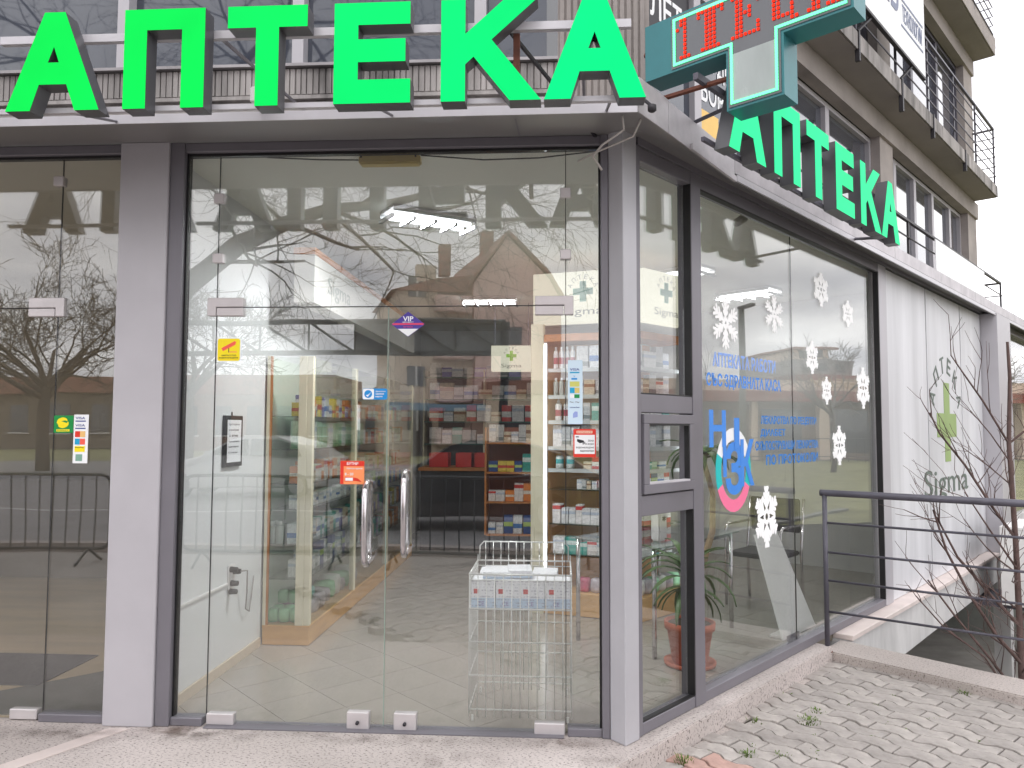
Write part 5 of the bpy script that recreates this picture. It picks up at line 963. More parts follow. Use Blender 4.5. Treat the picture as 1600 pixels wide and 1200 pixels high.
MB().tube([(xa+0.01, yb, 0.765), (xa+0.012, yb, 0.85), (xa+0.035, yb, 0.875), (xb-0.035, yb, 0.875), (xb-0.012, yb, 0.85), (xb-0.01, yb, 0.765)], 0.004, 6).build('back_hoop', wm, ws, smooth=True)
for k in range(1, n-1): x = xa+(xb-xa)*k/(n-1); vwire(x, yb, 0.80, 0.873)
for k in range(8): y = ya+(yb-ya)*(k+0.5)/8; MB().tube([(xa, y, 0.578), (xb, y, 0.578)], 0.0028, 5).build('floor_wire', wm, ws)
for x, y in ((xa+0.02, ya), (xb-0.02, ya), (xa+0.02, yb), (xb-0.02, yb)): MB().tube([(x, y, 0.002), (x, y, 0.03)], 0.007, 8).build('foot', wm, ws)
mk = pack('mask_carton', (240, 241, 244), (196, 216, 236), 0.0, 0.36, (150, 150, 165), 9); ckin = mat('cherry_dot', (196, 44, 40), 0.5)
for k in range(4):
    x = xa+0.072+k*0.134
    o = carton('mask', IDN, x, ya+0.10, 0.584, 0.128, 0.16, 0.145, 'mask carton %s in the front row of the wire stand' % ('leftmost', 'second from left', 'third from left', 'rightmost')[k], 'mask cartons in the wire stand', mk)
    c = MB().box((x-0.05, ya+0.0165, 0.66), (x-0.025, ya+0.0178, 0.685)).build('print', ckin); c.parent = o; c.matrix_parent_inverse = Matrix.Translation(-o.location)
    text('print', 'CE', FP(ya+0.017), x-0.03, 0.598, 0.035, 0.022, mat('ce_ink', (150, 130, 180), 0.5), None, 0.0, 0.0012).parent = o; o.children[-1].matrix_parent_inverse = Matrix.Translation(-o.location)
for k in range(3): carton('mask', IDN, xa+0.10+k*0.15, ya+0.30, 0.584, 0.14, 0.2, 0.15, 'mask carton %s in the back row of the wire stand' % ('leftmost', 'middle', 'rightmost')[k], 'mask cartons in the wire stand', mk)
carton('maskflat', IDN, xa+0.14, ya+0.16, 0.730, 0.15, 0.20, 0.035, 'flat mask carton lying on top at the left of the wire stand', 'mask cartons in the wire stand', mk); carton('maskflat', IDN, xa+0.26, ya+0.17, 0.733, 0.13, 0.19, 0.04, 'flat mask carton lying on top at the middle of the wire stand', 'mask cartons in the wire stand', mk)

# ------------------------------------------------------------------ plant in a terracotta pot
pt = thing('plant_pot', 'terracotta pot on a saucer behind the side glass', 'pot', (0.865, 1.19, 0))
MB().lathe([(0.135, 0.002), (0.165, 0.006), (0.17, 0.030), (0.155, 0.030), (0.13, 0.012)], (0.865, 1.19, 0), 24).build('saucer', terra, pt, smooth=True)
MB().lathe([(0.10, 0.013), (0.115, 0.03), (0.148, 0.235), (0.163, 0.237), (0.166, 0.282), (0.150, 0.284), (0.140, 0.262)], (0.865, 1.19, 0), 24).build('pot', terra, pt, smooth=True)
MB().lathe([(0.141, 0.255), (0.139, 0.268), (0.02, 0.272)], (0.865, 1.19, 0), 20).build('soil', soil, pt)
yu = thing('yucca_plant', 'yucca with long drooping green leaves growing in the terracotta pot', 'plant', (0.865, 1.19, 0.27))
MB().tube([(0.865, 1.19, 0.26), (0.86, 1.185, 0.42), (0.862, 1.18, 0.56)], 0.024, 8, 0.018).build('stem', bark, yu, smooth=True)
cane = mat('cane_bark', (176, 154, 124), 0.8, 0, 20, 0.2, 0.3, 60)
MB().tube([(0.90, 1.23, 0.26), (0.96, 1.28, 0.60), (1.05, 1.34, 0.85), (1.06, 1.36, 1.10), (0.99, 1.33, 1.34)], 0.026, 8, 0.017).build('stem', cane, yu, smooth=True)
rl_ = random.Random(3)
def blade(c, az, ln, el, droop, wd=0.029):
    pts = []; d = Vector((math.cos(az), math.sin(az), 0)); sdv = Vector((-math.sin(az), math.cos(az), 0)); n = 6; e = el; p = Vector(c)
    vs = []
    for i in range(n+1):
        t = i/n; w_ = wd*(0.55+0.9*t if t < 0.4 else 0.91*(1-(t-0.4)/0.6)**0.7)+0.001; up_ = Vector((0, 0, 1))*math.cos(e)-d*math.sin(e)
        vs += [p-sdv*w_+up_*0.004, p-up_*0.003, p+sdv*w_+up_*0.004]; p = p+(d*math.cos(e)+Vector((0, 0, 1))*math.sin(e))*ln/n; e -= droop/n
    b = MB(); b.add(vs, [q for i in range(n) for q in ((i*3, i*3+1, i*3+4, i*3+3), (i*3+1, i*3+2, i*3+5, i*3+4))]); o = b.build('leaf', leaf_m, yu, smooth=True)
    md = o.modifiers.new('thick', 'SOLIDIFY'); md.thickness = 0.0015
for k in range(20): blade((0.862, 1.18, 0.555), k*2.399+0.3, rl_.uniform(0.30, 0.46), R(rl_.uniform(15, 78)), R(rl_.uniform(50, 130)))
for k in range(10): blade((0.862, 1.18, 0.50), k*2.399, rl_.uniform(0.26, 0.36), R(rl_.uniform(-20, 20)), R(rl_.uniform(60, 90)))
for k in range(18): blade((0.99, 1.33, 1.34), k*2.399, rl_.uniform(0.26, 0.40), R(rl_.uniform(5, 80)), R(rl_.uniform(70, 150)))

# ------------------------------------------------------------------ things on the left wall
fn = thing('framed_notice', 'black framed notice hanging on the white wall', 'picture', (-2.1, 0.87, 1.29))
MB().box((-2.1155, 0.735, 1.29), (-2.095, 1.00, 1.62)).build('frame', gasket, fn, bevel=0.003); MB().box((-2.0949, 0.765, 1.32), (-2.0935, 0.972, 1.592)).build('sheet', wht, fn)
for k, s in enumerate(('УДОСТОВЕРЕНИЕ', 'за регистрация', 'на аптека', 'Изпълнителна', 'агенция по лекарствата', 'София')): text('print', s, lambda u, v, n: Vector((-2.0932+n, u, v)), 0.785, 1.555-k*0.036, 0.16-0.012*(k % 3), 0.013, ink, fn)
MB().tube([(-2.113, 0.868, 1.62), (-2.113, 0.868, 1.645)], 0.004, 5).build('hook', ink, fn)
sk = thing('wall_socket', 'double wall socket with black plugs and a cable', 'socket', (-2.1, 0.98, 0.5))
MB().box((-2.1155, 0.86, 0.50), (-2.105, 0.96, 0.66)).build('plate', white_p, sk, bevel=0.004)
for y, z in ((0.885, 0.63), (0.935, 0.61), (0.90, 0.54), (0.885, 0.49)): MB().tube([(-2.105, y, z), (-2.06, y, z)], 0.020, 10, 0.016).build('plug', gasket, sk, smooth=True)
MB().tube([(-2.06, 0.935, 0.61), (-2.05, 1.02, 0.60), (-2.07, 1.07, 0.45), (-2.09, 1.10, 0.33), (-2.09, 1.16, 0.30), (-2.10, 1.22, 0.40), (-2.10, 1.25, 0.52)], 0.005, 6).build('cable', mat('cable_grey', (150, 146, 142), 0.5), sk, smooth=True)
tag(MB().box((-2.1155, 0.11, 0.535), (-2.104, 0.858, 0.552)).build('cable_duct', white_p, bevel=0.002), 'thin white cable duct running along the wall to the socket', 'cable duct')
em = thing('emergency_light', 'yellowed oblong emergency light above the doors', 'emergency light', (-0.9, 0.09, 2.98))
MB().box((-1.085, 0.055, 2.980), (-0.747, 0.125, 3.033)).build('housing', mat('yellowed_plastic', (206, 184, 116), 0.5, 0, 5, 0.08), em, bevel=0.010)
for x in (-1.07, -0.77): MB().tube([(x, 0.053, 3.018), (x, 0.0545, 3.018)], 0.006, 8).build('screw', gasket, em)
tag(MB().tube([(-1.6, 0.07, 3.03), (-1.3, 0.07, 3.012), (-1.09, 0.08, 3.01)], 0.004, 5).build('supply_wire', gasket), 'thin black wire sagging to the emergency light from the left', 'wire'); tag(MB().tube([(-0.745, 0.08, 3.03), (-0.4, 0.07, 2.995), (-0.1, 0.07, 3.0), (0.2, 0.07, 3.03)], 0.004, 5).build('supply_wire', gasket), 'thin black wire sagging right of the emergency light', 'wire')
cv = thing('security_camera', 'small grey ceiling camera behind the side glass', 'camera', (1.23, 1.2, 2.95))
MB().tube([(1.30, 1.28, 3.034), (1.26, 1.24, 2.98)], 0.012, 8).build('arm', white_p, cv); MB().tube([(1.27, 1.26, 2.985), (1.20, 1.17, 2.93)], 0.032, 12, 0.028).build('body', mat('camera_grey', (168, 164, 150), 0.4), cv, smooth=True)

# ------------------------------------------------------------------ back of the shop: counter, racks, sign
co = thing('sales_counter', 'grey and wood sales counter at the back of the shop', 'counter', (-1.2, 5.6, 0))
part('front', (-1.74, 5.62, 0.0), (0.6, 5.66, 1.0), mat('counter_grey', (44, 44, 48), 0.4, 0, 2, 0.08), co); part('top', (-1.76, 5.56, 1.001), (0.62, 6.2, 1.04), wood2, co)
for x in (-1.2, -0.62, -0.05): part('panel_joint', (x, 5.615, 0.0), (x+0.008, 5.6195, 0.99), gasket, co)
for k, (x, l) in enumerate(((-1.52, 'left red basket on the sales counter'), (-1.18, 'middle red basket on the sales counter'), (-0.98, 'right red basket on the sales counter'))):
    b = thing('red_basket', l, 'basket', (x, 5.8, 1.04), 'red baskets on the counter'); MB().prism([(x-0.11, 5.70), (x+0.11, 5.70), (x+0.11, 5.95), (x-0.11, 5.95)], 1.042, 1.06).build('bottom', red_m, b)
    for q in (((x-0.12, 5.69, 1.045), (x+0.12, 5.698, 1.22)), ((x-0.12, 5.952, 1.045), (x+0.12, 5.96, 1.22)), ((x-0.12, 5.70, 1.045), (x-0.112, 5.95, 1.22)), ((x+0.112, 5.70, 1.045), (x+0.12, 5.95, 1.22))): MB().box(*q).build('side', red_m, b)
rk = thing('wood_display_rack', 'wooden display rack with leaflets in front of the counter', 'rack', (-0.45, 4.6, 0))
part('side_board', (-0.82, 4.55, 0.35), (-0.80, 4.95, 1.55), wood2, rk); part('side_board', (-0.08, 4.55, 0.35), (-0.06, 4.95, 1.55), wood2, rk); part('back_board', (-0.80, 4.93, 0.35), (-0.08, 4.95, 1.55), mat('rack_back', (150, 92, 70), 0.6), rk)
for z in (0.36, 0.72, 1.05, 1.38): part('shelf', (-0.80, 4.55, z-0.018), (-0.08, 4.925, z), wood2, rk)
for x in (-0.78, -0.12): part('leg', (x, 4.60, 0.0), (x+0.04, 4.64, 0.345), gasket, rk)
IDF = frame((0, 0, 0), 0)
for z, kd in ((0.361, ['white and blue carton', 'white carton', 'dark blue carton']), (0.721, ['white and red carton', 'white carton', 'orange carton']), (1.051, ['dark blue carton', 'teal carton', 'yellow carton']), (1.381, ['white carton', 'grey carton', 'beige carton'])): row(IDF, -0.78, -0.10, 4.66, z, kd, (0.08, 0.1), (0.12, 0.2), 'from left on the %s shelf of the wooden rack' % {0.361: 'lowest', 0.721: 'second', 1.051: 'third', 1.381: 'top'}[z], 'cartons on the wooden rack', 0.1)
sr = thing('back_shelving', 'tall shelving full of medicines on the back wall', 'shelving', (-0.6, 7.3, 0))
part('back_board', (-2.0, 7.5, 0.0), (1.6, 7.55, 2.4), mat('shelving_back', (74, 72, 74), 0.6), sr)
for x in (-2.0, -1.1, -0.2, 0.7, 1.58): part('upright', (x, 7.2, 0.0), (x+0.02, 7.499, 2.4), cream, sr)
for k in range(7): part('shelf', (-1.978, 7.2, 0.3+k*0.33), (1.578, 7.499, 0.318+k*0.33), mat('shelf_green', (60, 104, 94), 0.5), sr)
for k in range(3, 7): row(IDF, -1.9, 0.65, 7.30, 0.319+k*0.33, [['grey carton', 'white carton', 'teal carton'], ['red carton', 'white carton', 'beige carton'], ['white and blue carton', 'beige carton', 'grey carton'], ['grey carton', 'violet carton', 'white carton']][k-3], (0.14, 0.17, 0.2), (0.14, 0.2, 0.24), 'from left on the '+('middle', 'eye level', 'second highest', 'top')[k-3]+' shelf of the back shelving', 'cartons on the back shelving', 0.2, 0.01)
t = thing('lightbox_sign', 'small cream lit Sigma sign hanging over the sales counter', 'lit sign', (-0.55, 5.0, 2.2), 'cream lit pharmacy signs'); sigma_sign(frame((0, 5.0, 0), 0), -0.79, -0.31, 2.215, 2.52, t, lg_g2)
for x in (-0.75, -0.35): MB().tube([(x, 5.03, 2.52), (x, 5.03, 3.034)], 0.004, 5).build('rod', iron, t)

# ------------------------------------------------------------------ side hall: glass table, chair, white board
gt = thing('glass_table', 'low glass table with metal frame behind the side glass', 'table', S(1.9, -0.9, 0))
MB(SIDE).box((1.25, -1.35, 0.735), (2.45, -0.60, 0.745)).build('top', glass('table_glass', (0.82, 0.9, 0.86), 0.06), gt)
for s, o_ in ((1.3, -0.65), (2.4, -0.65), (1.3, -1.3), (2.4, -1.3)): MB(SIDE).tube([(s, o_, 0.0), (s, o_, 0.734)], 0.016, 8).build('leg', chrome, gt, smooth=True)
for o_ in (-0.65, -1.3): MB(SIDE).tube([(1.3, o_, 0.715), (2.4, o_, 0.715)], 0.012, 8).build('rail', chrome, gt, smooth=True)
af = thing('air_freshener', 'white wall style air freshener standing on the glass table', 'air freshener', S(1.5, -0.75, 0.745))
MB(SIDE).box((1.52, -0.82, 0.747), (1.62, -0.74, 0.965)).build('case', white_p, af, bevel=0.012); text('print', '✱', lambda u, v, n: S(u, -0.738+n, v), 1.548, 0.885, 0.05, 0.04, ink, af)
ch = thing('metal_chair', 'chrome armchair with dark seat behind the railing', 'chair', S(3.35, -0.8, 0))
for o_ in (-0.55, -1.05):
    MB(SIDE).tube([(3.10, o_, 0.0), (3.10, o_, 0.66), (3.13, o_, 0.70), (3.55, o_, 0.70)], 0.013, 8).build('front_leg', chrome, ch, smooth=True); MB(SIDE).tube([(3.55, o_, 0.0), (3.52, o_, 0.45), (3.60, o_, 0.92)], 0.013, 8).build('back_leg', chrome, ch, smooth=True)
MB(SIDE).box((3.08, -1.03, 0.43), (3.54, -0.57, 0.47)).build('seat', mat('dark_seat', (54, 50, 52), 0.6), ch, bevel=0.01); MB(SIDE).box((3.55, -1.03, 0.62), (3.58, -0.57, 0.92)).build('backrest', mat('dark_seat', (54, 50, 52), 0.6), ch, bevel=0.01)
wb = thing('white_board', 'white board leaning inside behind the first railing post', 'board', S(2.9, -0.4, 0))
MB(SIDE).add([(2.32, -0.20, 0.003), (2.92, -0.20, 0.003), (3.02, -0.55, 0.70), (2.62, -0.55, 0.70), (2.32, -0.215, 0.003), (2.92, -0.215, 0.003), (3.02, -0.565, 0.70), (2.62, -0.565, 0.70)], [(0, 1, 2, 3), (7, 6, 5, 4), (0, 4, 5, 1), (1, 5, 6, 2), (2, 6, 7, 3), (3, 7, 4, 0)]).build('panel', white_p, wb)
MB(SIDE).box((2.35, -0.32, 0.003), (2.9, -0.22, 0.02)).build('foot', white_p, wb)
# ------------------------------------------------------------------ the street behind the camera (seen mirrored in the glass)
struct(MB().add([(-120, -30, -0.154), (20, -30, -0.154), (20, -6.2, -0.154), (-120, -6.2, -0.154)], [(0, 1, 2, 3)]).build('road', mat('road', (146, 144, 145), 0.85, 0, 2, 0.12, 0.2, 60)))
struct(MB().add([(-120, -6.0, -0.152), (14, -6.0, -0.152), (14, -1.6, -0.152), (-120, -1.6, -0.152)], [(0, 1, 2, 3)]).build('sidewalk', mat('sidewalk', (172, 166, 160), 0.85, 0, 1.5, 0.12, 0.2, 50)))
struct(MB().box((-120, -6.2, -0.16), (14, -6.0, -0.03)).build('road_kerb', granite2))
struct(MB().box((-120, -11.25, -0.1535), (20, -11.1, -0.150)).build('road_line', mat('road_paint', (220, 220, 216), 0.7)))
lw = MB(); lw.add([(12, -6, -0.145), (34, -6, -0.145), (34, 60, -0.145), (16, 60, -0.145), (9, 4, -0.145)], [(0, 1, 2, 3, 4)]); tag(lw.build('lawn', lawn_m), kind='structure')
struct(MB().add([(-60, -46, -0.148), (4, -46, -0.148), (4, -30, -0.148), (-60, -30, -0.148)], [(0, 1, 2, 3)]).build('verge', lawn_m))

bar_m = mat('barrier_steel', (70, 72, 76), 0.45, 0.5, 6, 0.12)
def barrier(x0, x1, label):
    y = -5.2; t = thing('crowd_barrier', label, 'barrier', ((x0+x1)/2, y, -0.15), 'steel crowd barriers along the pavement')
    r = 0.12; z0, z1 = 0.03, 0.94; pts = []
    for cx_, cz, a0 in ((x1-r, z1-r, 0), (x0+r, z1-r, 90), (x0+r, z0+r, 180), (x1-r, z0+r, 270)):
        for k in range(5): a = R(a0+22.5*k); pts.append((cx_+r*math.cos(a), y, cz+r*math.sin(a)))
    MB().loop(pts, 0.02, 6).build('frame', bar_m, t, smooth=True); n = int((x1-x0)/0.17)
    for k in range(1, n): x = x0+(x1-x0)*k/n; MB().tube([(x, y, z0), (x, y, z1)], 0.009, 5).build('bar', bar_m, t)
    for x in (x0+0.25, x1-0.25): MB().tube([(x, y-0.25, -0.14), (x, y-0.2, -0.11), (x, y, 0.03), (x, y+0.2, -0.11), (x, y+0.25, -0.14)], 0.016, 6).build('foot', bar_m, t, smooth=True)
for a, b, l in ((-7.75, -5.55, 'barrier mirrored in the left pane'), (-4.6, -2.45, 'barrier mirrored beside the framed notice'), (-2.25, -0.10, 'barrier mirrored across the right door'), (0.1, 2.25, 'barrier behind the viewer to the right')): barrier(a, b, 'steel crowd '+l)

def car(label, x, y, sg, paint, group=None):
    t = thing('parked_car', label, 'car', (x, y, -0.15)); F = lambda p: Vector((x+sg*p[0], y+p[1], -0.15+p[2]))
    side = [(0.0, 0.40), (0.05, 0.66), (0.35, 0.78), (1.05, 0.92), (1.25, 0.96), (1.95, 1.38), (2.35, 1.47), (3.2, 1.46), (3.85, 1.28), (4.25, 1.0), (4.42, 0.92), (4.46, 0.55), (4.40, 0.30), (3.9, 0.24), (0.3, 0.24), (0.05, 0.28)]
    b = MB(F); n = len(side); secs = [(-0.86, 0.93, 0.0), (-0.80, 1.0, 0), (0.80, 1.0, 0), (0.86, 0.93, 0)]
    vs = []
    for yy, k, _ in secs:
        for px_, pz in side:
            ins = 0.13*max(0, (pz-0.95)/0.5); vs.append((2.2+(px_-2.2)*k, yy-math.copysign(ins, yy), 0.6+(pz-0.6)*(k if pz < 1 else 1)))
    fs = [tuple(range(n)), tuple(range(3*n, 4*n))[::-1]]+[(j*n+i, (j+1)*n+i, (j+1)*n+(i+1) % n, j*n+(i+1) % n) for j in range(3) for i in range(n)]
    b.add(vs, fs).build('body', paint, t, smooth=False)
    gl_ = mat('car_glass', (26, 28, 34), 0.04, 0, None, spec=1.0, coat=1.0)
    for sy in (-1, 1):
        wy = lambda z: sy*(0.868-0.13*max(0, (z-0.95)/0.5))
        for q in ([(1.42, 0.99), (1.98, 1.33), (2.42, 1.40), (2.42, 0.99)], [(2.50, 0.99), (2.50, 1.40), (3.15, 1.39), (3.62, 1.27), (3.75, 1.02)]):
            MB(F).add([(px_, wy(z), z) for px_, z in q]+[(px_, wy(z)-sy*0.02, z) for px_, z in q], [tuple(range(len(q))), tuple(range(len(q), 2*len(q)))[::-1]]+[(i, (i+1) % len(q), len(q)+(i+1) % len(q), len(q)+i) for i in range(len(q))]).build('side_window', gl_, t)
        for wx in (0.78, 3.62):
            tm = MB(F); tm.tube([(wx, sy*0.66, 0.31), (wx, sy*0.865, 0.31)], 0.31, 20); ty = tm.build('wheel', mat('tyre', (30, 30, 32), 0.8), t, smooth=False)
            MB(F).tube([(wx, sy*0.866, 0.31), (wx, sy*0.872, 0.31)], 0.20, 16).build('rim', chrome, ty)
        MB(F).box((0.03, sy*0.55, 0.60), (0.14, sy*0.80, 0.72)).build('headlight', white_p, t); MB(F).box((4.36, sy*0.6, 0.72), (4.46, sy*0.82, 0.88)).build('tail_light', red_m, t)
        MB(F).box((1.45, sy*0.87, 0.98), (1.62, sy*1.0, 1.10)).build('wing_mirror', paint, t, bevel=0.02)
    MB(F).add([(1.30, -0.70, 1.005), (1.30, 0.70, 1.005), (1.93, 0.62, 1.385), (1.93, -0.62, 1.385)], [(0, 1, 2, 3)]).build('windscreen', gl_, t)
car('black car parked across the road, mirrored in the right door', -3.75, -9.2, 1, mat('black_paint', (22, 23, 30), 0.12, 0, None, spec=0.8, coat=1.0))
car('white car farther along the road, mirrored in the left door', -9.8, -14.5, 1, mat('white_paint', (214, 214, 212), 0.2, 0, None, coat=0.6))

def bare_tree(name, label, base, h, r, seed, lvl, kids, lean=(0, 0), ln=None, limbs=6, minr=0.006, group='bare trees along the street'):
    t = thing(name, label, 'tree', base, group); g_ = random.Random(seed); p = Vector(base); top = p+Vector((lean[0], lean[1], h))
    mid = p.lerp(top, 0.5)+Vector((g_.gauss(0, 0.1), g_.gauss(0, 0.1), 0)); MB().tube([p, mid, top], r, 9, r*0.7).build('trunk', bark, t, smooth=True)
    cr_ = MB()
    for k in range(limbs):
        a = k*2.399+g_.uniform(-0.4, 0.4); d = Vector((math.cos(a)*0.8, math.sin(a)*0.8, g_.uniform(0.45, 1.1))).normalized()
        grow(cr_, mid.lerp(top, g_.uniform(0.55, 1.0)), d, ln or h*0.8, r*0.5, lvl, g_, 0.32, 0.05, kids, minr, 0.9, 5)
    tag(cr_.build('crown', bark, t, smooth=True), kind=None)
    return t, cr_
tr = thing('street_tree', 'old bare tree with a thick arching limb, mirrored over the doors', 'tree', (-8.8, -11.6, -0.15), 'bare trees along the street')
MB().tube([(-8.85, -11.6, -0.15), (-8.8, -11.6, 1.5), (-8.75, -11.6, 2.8), (-8.6, -11.65, 3.7)], 0.36, 12, 0.31).build('trunk', bark, tr, smooth=True)
g_ = random.Random(21); cw = MB()
cw.tube([(-8.65, -11.62, 3.5), (-8.0, -11.8, 4.6), (-7.0, -12.0, 5.5), (-6.0, -12.0, 5.95), (-5.0, -11.9, 6.2), (-3.8, -11.8, 6.3), (-2.4, -11.7, 6.6)], 0.27, 9, 0.06)
cw.tube([(-8.62, -11.64, 3.6), (-8.9, -11.9, 5.4), (-9.0, -12.2, 7.0), (-8.6, -12.4, 8.6), (-7.4, -12.3, 10.2), (-6.2, -12.2, 11.4)], 0.22, 9, 0.06); cw.tube([(-8.8, -12.3, 7.8), (-7.0, -12.0, 9.0), (-5.2, -11.8, 9.8)], 0.09, 7, 0.04); cw.tube([(-8.95, -12.2, 7.2), (-10.2, -12.0, 8.8), (-11.4, -11.8, 10.2)], 0.10, 7, 0.04)
for P_, D, n in (([(-7.0, -12.0, 5.6), (-5.0, -11.9, 6.25), (-3.0, -11.8, 6.5), (-6.0, -12.0, 6.0), (-4.2, -11.8, 6.3), (-2.5, -11.7, 6.7), (-7.6, -11.9, 5.1)], (0.5, 0.1, 0.15), 2), ([(-8.5, -12.2, 7.0), (-8.1, -12.4, 8.4), (-7.2, -12.3, 10.0), (-6.4, -12.2, 11.0), (-6.5, -12.0, 9.2), (-5.2, -11.8, 9.7)], (0.35, 0, 0.35), 3), ([(-10.2, -12.0, 8.8), (-11.3, -11.8, 10.1), (-9.6, -12.1, 8.0)], (-0.3, 0, 0.5), 3)):
    for q in P_:
        for _ in range(n): grow(cw, Vector(q), (Vector(D)+Vector((g_.gauss(0, 0.6), g_.gauss(0, 0.6), g_.gauss(0.0, 0.6)))).normalized(), g_.uniform(1.5, 2.6), 0.050, 4, g_, 0.45, -0.05, 3, 0.0055, 1.0, 4)
cw.build('crown', bark, tr, smooth=True)
bare_tree('street_tree', 'bare twiggy tree mirrored in the left pane', (-19, -23, -0.15), 3.2, 0.24, 5, 5, 3, ln=2.6, limbs=8, minr=0.012)
bare_tree('street_tree', 'broad bare tree mirrored at the left picture edge', (-25, -25, -0.15), 3.0, 0.26, 8, 5, 3, ln=2.6, limbs=8, minr=0.012)
bare_tree('street_tree', 'bare tree mirrored above the left door lettering', (-14.5, -25, -0.15), 3.4, 0.22, 14, 5, 3, ln=2.2, limbs=7, minr=0.012)
bare_tree('lawn_tree', 'slim bare tree on the lawn, mirrored in the side glass', (24, 15, -0.15), 2.6, 0.12, 41, 4, 3, ln=1.5, limbs=6, minr=0.010)
bare_tree('lawn_tree', 'bushy bare tree on the lawn, mirrored near the white panels', (25, 21, -0.15), 2.2, 0.13, 42, 4, 3, ln=1.5, limbs=7, minr=0.010)

# steel gantry, lamp post
gy = thing('steel_gantry', 'dark steel lattice gantry across the road, mirrored over the doors', 'gantry', (-6, -13, -0.15)); gsm = mat('gantry_steel', (52, 52, 58), 0.5, 0.3, 5, 0.2)
for x in (-9.1, -1.2): MB().tube([(x, -13, -0.15), (x, -13, 3.95)], 0.10, 8).build('column', gsm, gy, smooth=True)
for z in (3.25, 3.95): MB().tube([(-9.1, -13, z), (-1.2, -13, z)], 0.06, 6).build('chord', gsm, gy)
for k in range(7): x = -9.1+k*7.9/7; MB().tube([(x, -13, 3.95), (x+7.9/7, -13, 3.25)], 0.032, 5).build('brace', gsm, gy); MB().tube([(x+7.9/7, -13, 3.25), (x+7.9/7, -13, 3.95)], 0.025, 5).build('brace', gsm, gy)
MB().box((-4.6, -13.06, 3.3), (-1.25, -13.12, 3.9)).build('sign_panel', mat('gantry_panel', (120, 124, 128), 0.5, 0, 2, 0.08), gy)
lpst = thing('lamp_post', 'tall tapered lamp post on the lawn, mirrored in the side glass', 'lamp post', (27.5, 13.0, -0.15)); MB().tube([(27.5, 13.0, -0.15), (27.5, 13.0, 6.7)], 0.17, 10, 0.10).build('pole', mat('galvanised', (126, 128, 126), 0.5, 0.4, 3, 0.1), lpst, smooth=True); MB().box((26.5, 12.9, 6.7), (27.6, 13.1, 6.82)).build('lamp_head', iron, lpst)

# ------------------------------------------------------------------ buildings behind and beside
pink = mat('pink_render', (236, 202, 192), 0.9, 0, 0.5, 0.06); beige = mat('beige_render', (232, 212, 192), 0.9, 0, 0.5, 0.06); rooft = mat('roof_tile', (166, 120, 106), 0.85, 0, 2, 0.15)
def house(label, x0, x1, y0, y1, z1, m, apex=None, floors=4, axis='x', cols=4, frontface=True, name='apartment_block'):
    t = thing(name, label, 'building', ((x0+x1)/2, (y0+y1)/2, -0.15)); part('wall', (x0, y0, -0.15), (x1, y1, z1), m, t)
    if apex:
        if axis == 'y':
            xm = (x0+x1)/2; MB().slab([(x0-0.3, z1+0.01), (x1+0.3, z1+0.01), (x1+0.1, z1+1.0), (xm, apex), (x0-0.1, z1+1.0)], y0, y1).build('roof', m, t)
            for a, b in (((x0-0.3, z1+0.02), (xm, apex+0.02)), ((xm, apex+0.02), (x1+0.3, z1+0.02))): MB().slab([a, (a[0], a[1]+0.2), (b[0], b[1]+0.2), b], y0-0.3, y1+0.3).build('roof_slope', rooft, t)
        else:
            part('roof', (x0-0.3, y0-0.3, z1+0.01), (x1+0.3, y1+0.3, apex), rooft, t)
    win = mat('house_window', (74, 76, 84), 0.1, 0, None, spec=0.9, coat=0.5); fh_ = (z1+0.15)/floors
    for f_ in range(floors):
        for c_ in range(cols):
            zc = -0.15+fh_*(f_+0.55)
            if frontface:
                xc = x0+(x1-x0)*(c_+0.5)/cols; w_ = (x1-x0)/cols*0.24; wn = part('window', (xc-w_, y1+0.002, zc-fh_*0.25), (xc+w_, y1+0.05, zc+fh_*0.25), win, t); part('sill', (xc-w_-0.1, y1+0.002, zc-fh_*0.25-0.1), (xc+w_+0.1, y1+0.15, zc-fh_*0.25-0.01), white_p, wn)
            else:
                yc = y0+(y1-y0)*(c_+0.5)/cols; w_ = (y1-y0)/cols*0.3; part('window', (x0-0.05, yc-w_, zc-fh_*0.25), (x0-0.002, yc+w_, zc+fh_*0.25), win, t)
    return t
pb = thing('apartment_block', 'pink four storey apartment block with gable and balconies, mirrored in the right door', 'building', (-5, -45, -0.15))
PF = frame((-4.9, -40.0, 0), R(-20))                       # corner nearest the shop; x along the gable end, -x along the balcony front turned away
gw = 5.4
MB(PF).slab([(0, -0.15), (gw, -0.15), (gw, 9.3), (gw*0.86, 10.6), (gw*0.36, 13.0), (0, 9.9)], -14, 0).build('wall', pink, pb)
for a, b in (((-0.3, 9.75), (gw*0.36, 13.1)), ((gw*0.36, 13.1), (gw*0.87, 10.7)), ((gw*0.87, 10.7), (gw+0.25, 9.2))): MB(PF).slab([a, (a[0], a[1]+0.22), (b[0], b[1]+0.22), b], -14.2, 0.2).build('roof_slope', rooft, pb)
MB(PF).box((-4.6, -9.5, -0.15), (-0.001, -0.6, 9.4)).build('wing', beige, pb); MB(PF).slab([(-4.9, 9.41), (0.2, 9.41), (0.2, 10.5), (-2.2, 10.2)], -9.7, -0.4).build('roof_slope', rooft, pb)
winm = mat('house_window', (74, 76, 84), 0.1, 0, None, spec=0.9, coat=0.5); shade = mat('loggia_shade', (120, 104, 98), 0.9)  # darker flat panels above the balconies, loggia recess shade put into the colour
